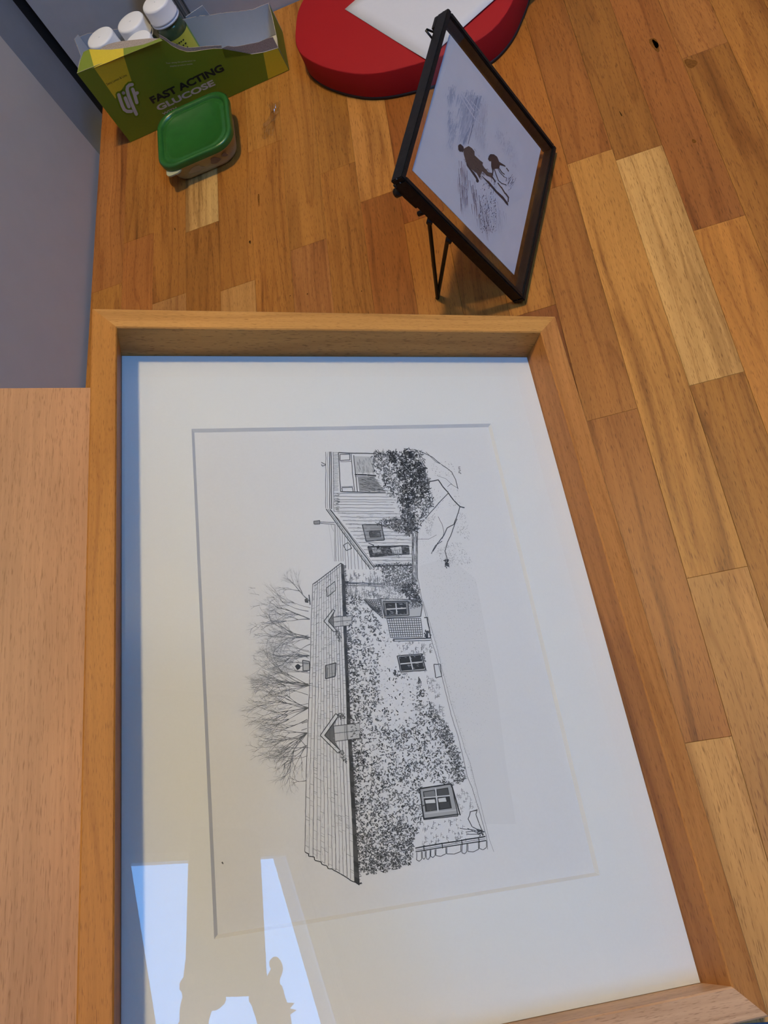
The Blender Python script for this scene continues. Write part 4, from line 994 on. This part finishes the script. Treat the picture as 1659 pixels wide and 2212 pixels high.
# back hardware: clasp, knobs, hanging loop and the wire leg
def loc_pf(P): P = np.asarray(P, float) - B0; return (float(np.dot(P, PX)), float(np.dot(P, PY)), float(np.dot(P, PZ)))
foot = loc_pf((-0.0825, 0.4328, 0.0016))
bk = -BDp
tube('leg_wire', [(.0030, .106, bk - .002), (.006, .104, bk - .006), tuple(foot)], .0016, M_METAL, pf)
tube('leg_wire', [(.0030, .084, bk - .002), (.006, .083, bk - .005), (foot[0] + .0022, foot[1], foot[2])], .0016, M_METAL, pf)
tube('leg_foot', [(foot[0] - .001, foot[1], foot[2]), (foot[0] + .0035, foot[1], foot[2])], .0017, M_METAL, pf)
for yy in (.107, .0845): tube('hinge', [(-.0005, yy, bk - .0015), (.008, yy, bk - .0015)], .0024, M_METAL, pf)
tube('knob', [(.004, .1145, bk), (.004, .1145, bk - .0065)], .0020, M_METAL, pf)
cl_ = box('clasp', .001, .0075, .122, .144, bk - .0022, bk - .0001, M_METAL, pf, bevel=.0005)
tube('clasp_pin', [(.0035, .1385, bk - .0022), (.0035, .1385, bk - .0070)], .0035, M_METAL, cl_)
tube('clasp_bar', [(.0045, .121, bk - .0040), (.0045, .132, bk - .0045), (.0045, .1445, bk - .0035)], .0012, M_METAL, cl_)
tube('hanging_loop', [(PWD - .016, PLN - .002, bk), (PWD - .018, PLN + .0045, bk - .002), (PWD - .0195, PLN + .005, bk - .002), (PWD - .0225, PLN - .002, bk)], .0008, M_METAL, pf)
box('loop_plate', PWD - .012, PWD - .0005, PLN - .007, PLN - .0002, bk - .003, bk - .0001, M_METAL, pf, bevel=.0005)

# ------------------------------------------------------------------ the photographer and phone (seen mirrored in the glass)
CMX = Matrix.Identity(4)
for r in range(3):
    for c in range(3): CMX[r][c] = MC[r, c]
    CMX[r][3] = CAM[r]
def cw(x, y, z): return CAM + MC @ V3(x, y, z)
ph = empty('smartphone', mat=CMX); tag(ph, 'dark smartphone in both hands, mirrored in the large frame glass', 'phone')
M_PHONE = flat('phone_body', (.02, .02, .022, 1), .45); M_SCREEN = flat('phone_screen', (.01, .01, .012, 1), .1)
pxc, pyc = .0151, -.0250
pb = loft('body', [([(p[0] + pxc, p[1] + pyc) for p in rrect(.0376 - q, .0840 - q, .010)], z) for q, z in ((.0006, -.0048), (0, -.0056), (0, -.0124), (.0006, -.0132))][::-1], M_PHONE, ph)
sc2 = loft('screen', [([(p[0] + pxc, p[1] + pyc) for p in rrect(.0355, .0815, .008)], z) for z in (-.0136, -.0133)], M_SCREEN, ph)
lathe('lens_ring', [(.0045, -.0047), (.0045, -.0042), (.0034, -.0042), (.0034, -.0047)], M_PHONE, ph, 24)

def build_person():
    V, E, RAD = [], [], []
    def add(p, r, par=None):
        V.append(tuple(float(x) for x in p)); RAD.append(r if isinstance(r, tuple) else (r, r))
        if par is not None: E.append((par, len(V) - 1))
        return len(V) - 1
    pel = add((.03, -.52, .13), (.15, .11)); bel = add((.03, -.51, .27), (.14, .10), pel); che = add((.03, -.49, .44), (.155, .105), bel); ub = add((.03, -.475, .57), (.13, .085), che)
    nk = add((.03, -.455, .655), .052, ub); jaw = add((.03, -.425, .715), (.062, .062), nk); hd = add((.03, -.418, .79), (.078, .088), jaw); tp = add((.03, -.428, .865), (.062, .07), hd)
    nose = add((.03, -.318, .762), .010, hd)
    for s in (-1, 1):
        hip = add((.03 + s * .095, -.525, .07), .085, pel); kn = add((.03 + s * .11, -.515, -.30), .058, hip); an = add((.03 + s * .115, -.535, -.68), .036, kn); add((.03 + s * .125, -.43, -.715), (.035, .024), an)
    hands = {}
    for s, wr, elb in ((-1, (-.014, .112, -.022), (-.20, -.40, .34)), (1, (.066, .114, -.024), (.29, -.42, .33))):
        sh_ = add((.03 + s * .165, -.48, .575), .060, ub); el = add(elb, .043, sh_)
        wv = cw(*wr); fm = tuple(.45 * np.array(elb) + .55 * wv); f1 = add(fm, .030, el); w1 = add(wv, (.013, .016), f1)
        palm = add(cw(wr[0] - s * .000, .082, -.024), (.0115, .019), w1); kn_ = add(cw(wr[0] + (.004 if s < 0 else -.002), .062, -.024), (.0095, .017), palm)
        # fingers rest along the phone's edge, each with its own bends
        if s < 0: tips = [((-.016, .050, -.030), (-.014, .020, -.028), (-.012, -.010, -.018)), ((-.016, .046, -.021), (-.024, .050, -.012), (-.018, .045, -.0005)), ((-.012, .052, -.018), (-.014, .064, -.008), (-.010, .062, .0020)), ((-.006, .058, -.018), (.004, .066, -.010), (.010, .064, .001))]
        else: tips = [((.055, .050, -.029), (.050, .015, -.026), (.045, -.010, -.018)), ((.062, .040, -.021), (.066, .036, -.011), (.058, .032, -.0005)), ((.064, .052, -.018), (.064, .060, -.008), (.056, .058, .0020)), ((.056, .060, -.018), (.046, .067, -.010), (.036, .064, .001))]
        for a_, b__, c__ in tips:
            i1 = add(cw(*a_), .0070, kn_); i2 = add(cw(*b__), .0065, i1); add(cw(*c__), .0058, i2)
        t1 = add(cw(wr[0] - s * .008, .070, -.034), .0095, palm); t2 = add(cw(wr[0] - s * .018, .045, -.030), .0088, t1); add(cw(wr[0] - s * .026, .026, -.0225), .0075, t2)
    me = bpy.data.meshes.new('person_cage'); me.from_pydata(V, E, []); me.update()
    o = bpy.data.objects.new('person_cage', me); COL.objects.link(o)
    sk_ = o.modifiers.new('skin', 'SKIN'); sk_.use_smooth_shade = True
    lay = me.skin_vertices[0] if me.skin_vertices else None
    for i, r in enumerate(RAD): lay.data[i].radius = r
    lay.data[0].use_root = True
    sd = o.modifiers.new('sub', 'SUBSURF'); sd.levels = 2; sd.render_levels = 2
    dg = bpy.context.evaluated_depsgraph_get(); dg.update()
    m2 = bpy.data.meshes.new_from_object(o.evaluated_get(dg)); bpy.data.objects.remove(o)
    return m2
pm = build_person()
M_SKIN = flat('skin', (.42, .25, .18, 1), .55); M_SHIRT = flat('dark_jumper', (.035, .04, .055, 1), .9, noise=.2, nscale=500); M_JEANS = flat('dark_trousers', (.03, .035, .05, 1), .9, noise=.2, nscale=500); M_SHOE = flat('shoe', (.02, .02, .02, 1), .6)
pr_ = empty('person', (.03, -.50, FL)); tag(pr_, 'person in dark clothes leaning in with a phone, mirrored in the glass', 'person')
pm.materials.clear()
for m in (M_SHIRT, M_SKIN, M_JEANS, M_SHOE): pm.materials.append(m)
body = bpy.data.objects.new('body', pm); COL.objects.link(body); body.parent = pr_
body.matrix_parent_inverse = Matrix.Translation((-.03, .50, -FL))
zmin = min(v.co.z for v in pm.vertices)
dz_ = FL + .0006 - zmin
for v in pm.vertices:
    if v.co.z < -.2: v.co.z += dz_ * min(1, (-.2 - v.co.z) / .4)
wr_pts = [cw(-.014, .125, -.022), cw(.066, .127, -.024)]
for p in pm.polygons:
    c = p.center; p.use_smooth = True
    if c.z > .655 or (c.y > -.16 and c.z > .35): p.material_index = 1
    elif c.z < -.66: p.material_index = 3
    elif c.z < .12 and c.y < -.2: p.material_index = 2
M_HAIR = flat('brown_hair', (.05, .03, .02, 1), .7, noise=.3, nscale=300)
vs = []; fs = []; NH = 14
for i in range(NH + 1):
    a = math.pi * .62 * i / NH
    for k in range(24):
        b = 2 * math.pi * k / 24; rr = math.sin(a)
        vs.append((.088 * rr * math.cos(b), -.5 + .072 + .098 * rr * math.sin(b) - .022 * (a / 1.9) + .5, .79 - FL + .105 * math.cos(a)))
for i in range(NH):
    for k in range(24): fs.append((i*24+k, i*24+(k+1) % 24, (i+1)*24+(k+1) % 24, (i+1)*24+k))
obj('hair', [(v[0], v[1], v[2]) for v in vs], fs, M_HAIR, pr_, True)
for s in (-1, 1): lathe('eye', [(.0001, -.006), (.006, 0), (.0001, .006)], flat('eye_white', (.6, .6, .6, 1), .3), pr_, 10).location = (s * .030, .165, .785 - FL)
tube('mouth', [(-.02, .150, .728 - FL), (0, .156, .726 - FL), (.02, .150, .728 - FL)], .004, flat('lips', (.35, .12, .10, 1), .5), pr_, 6)
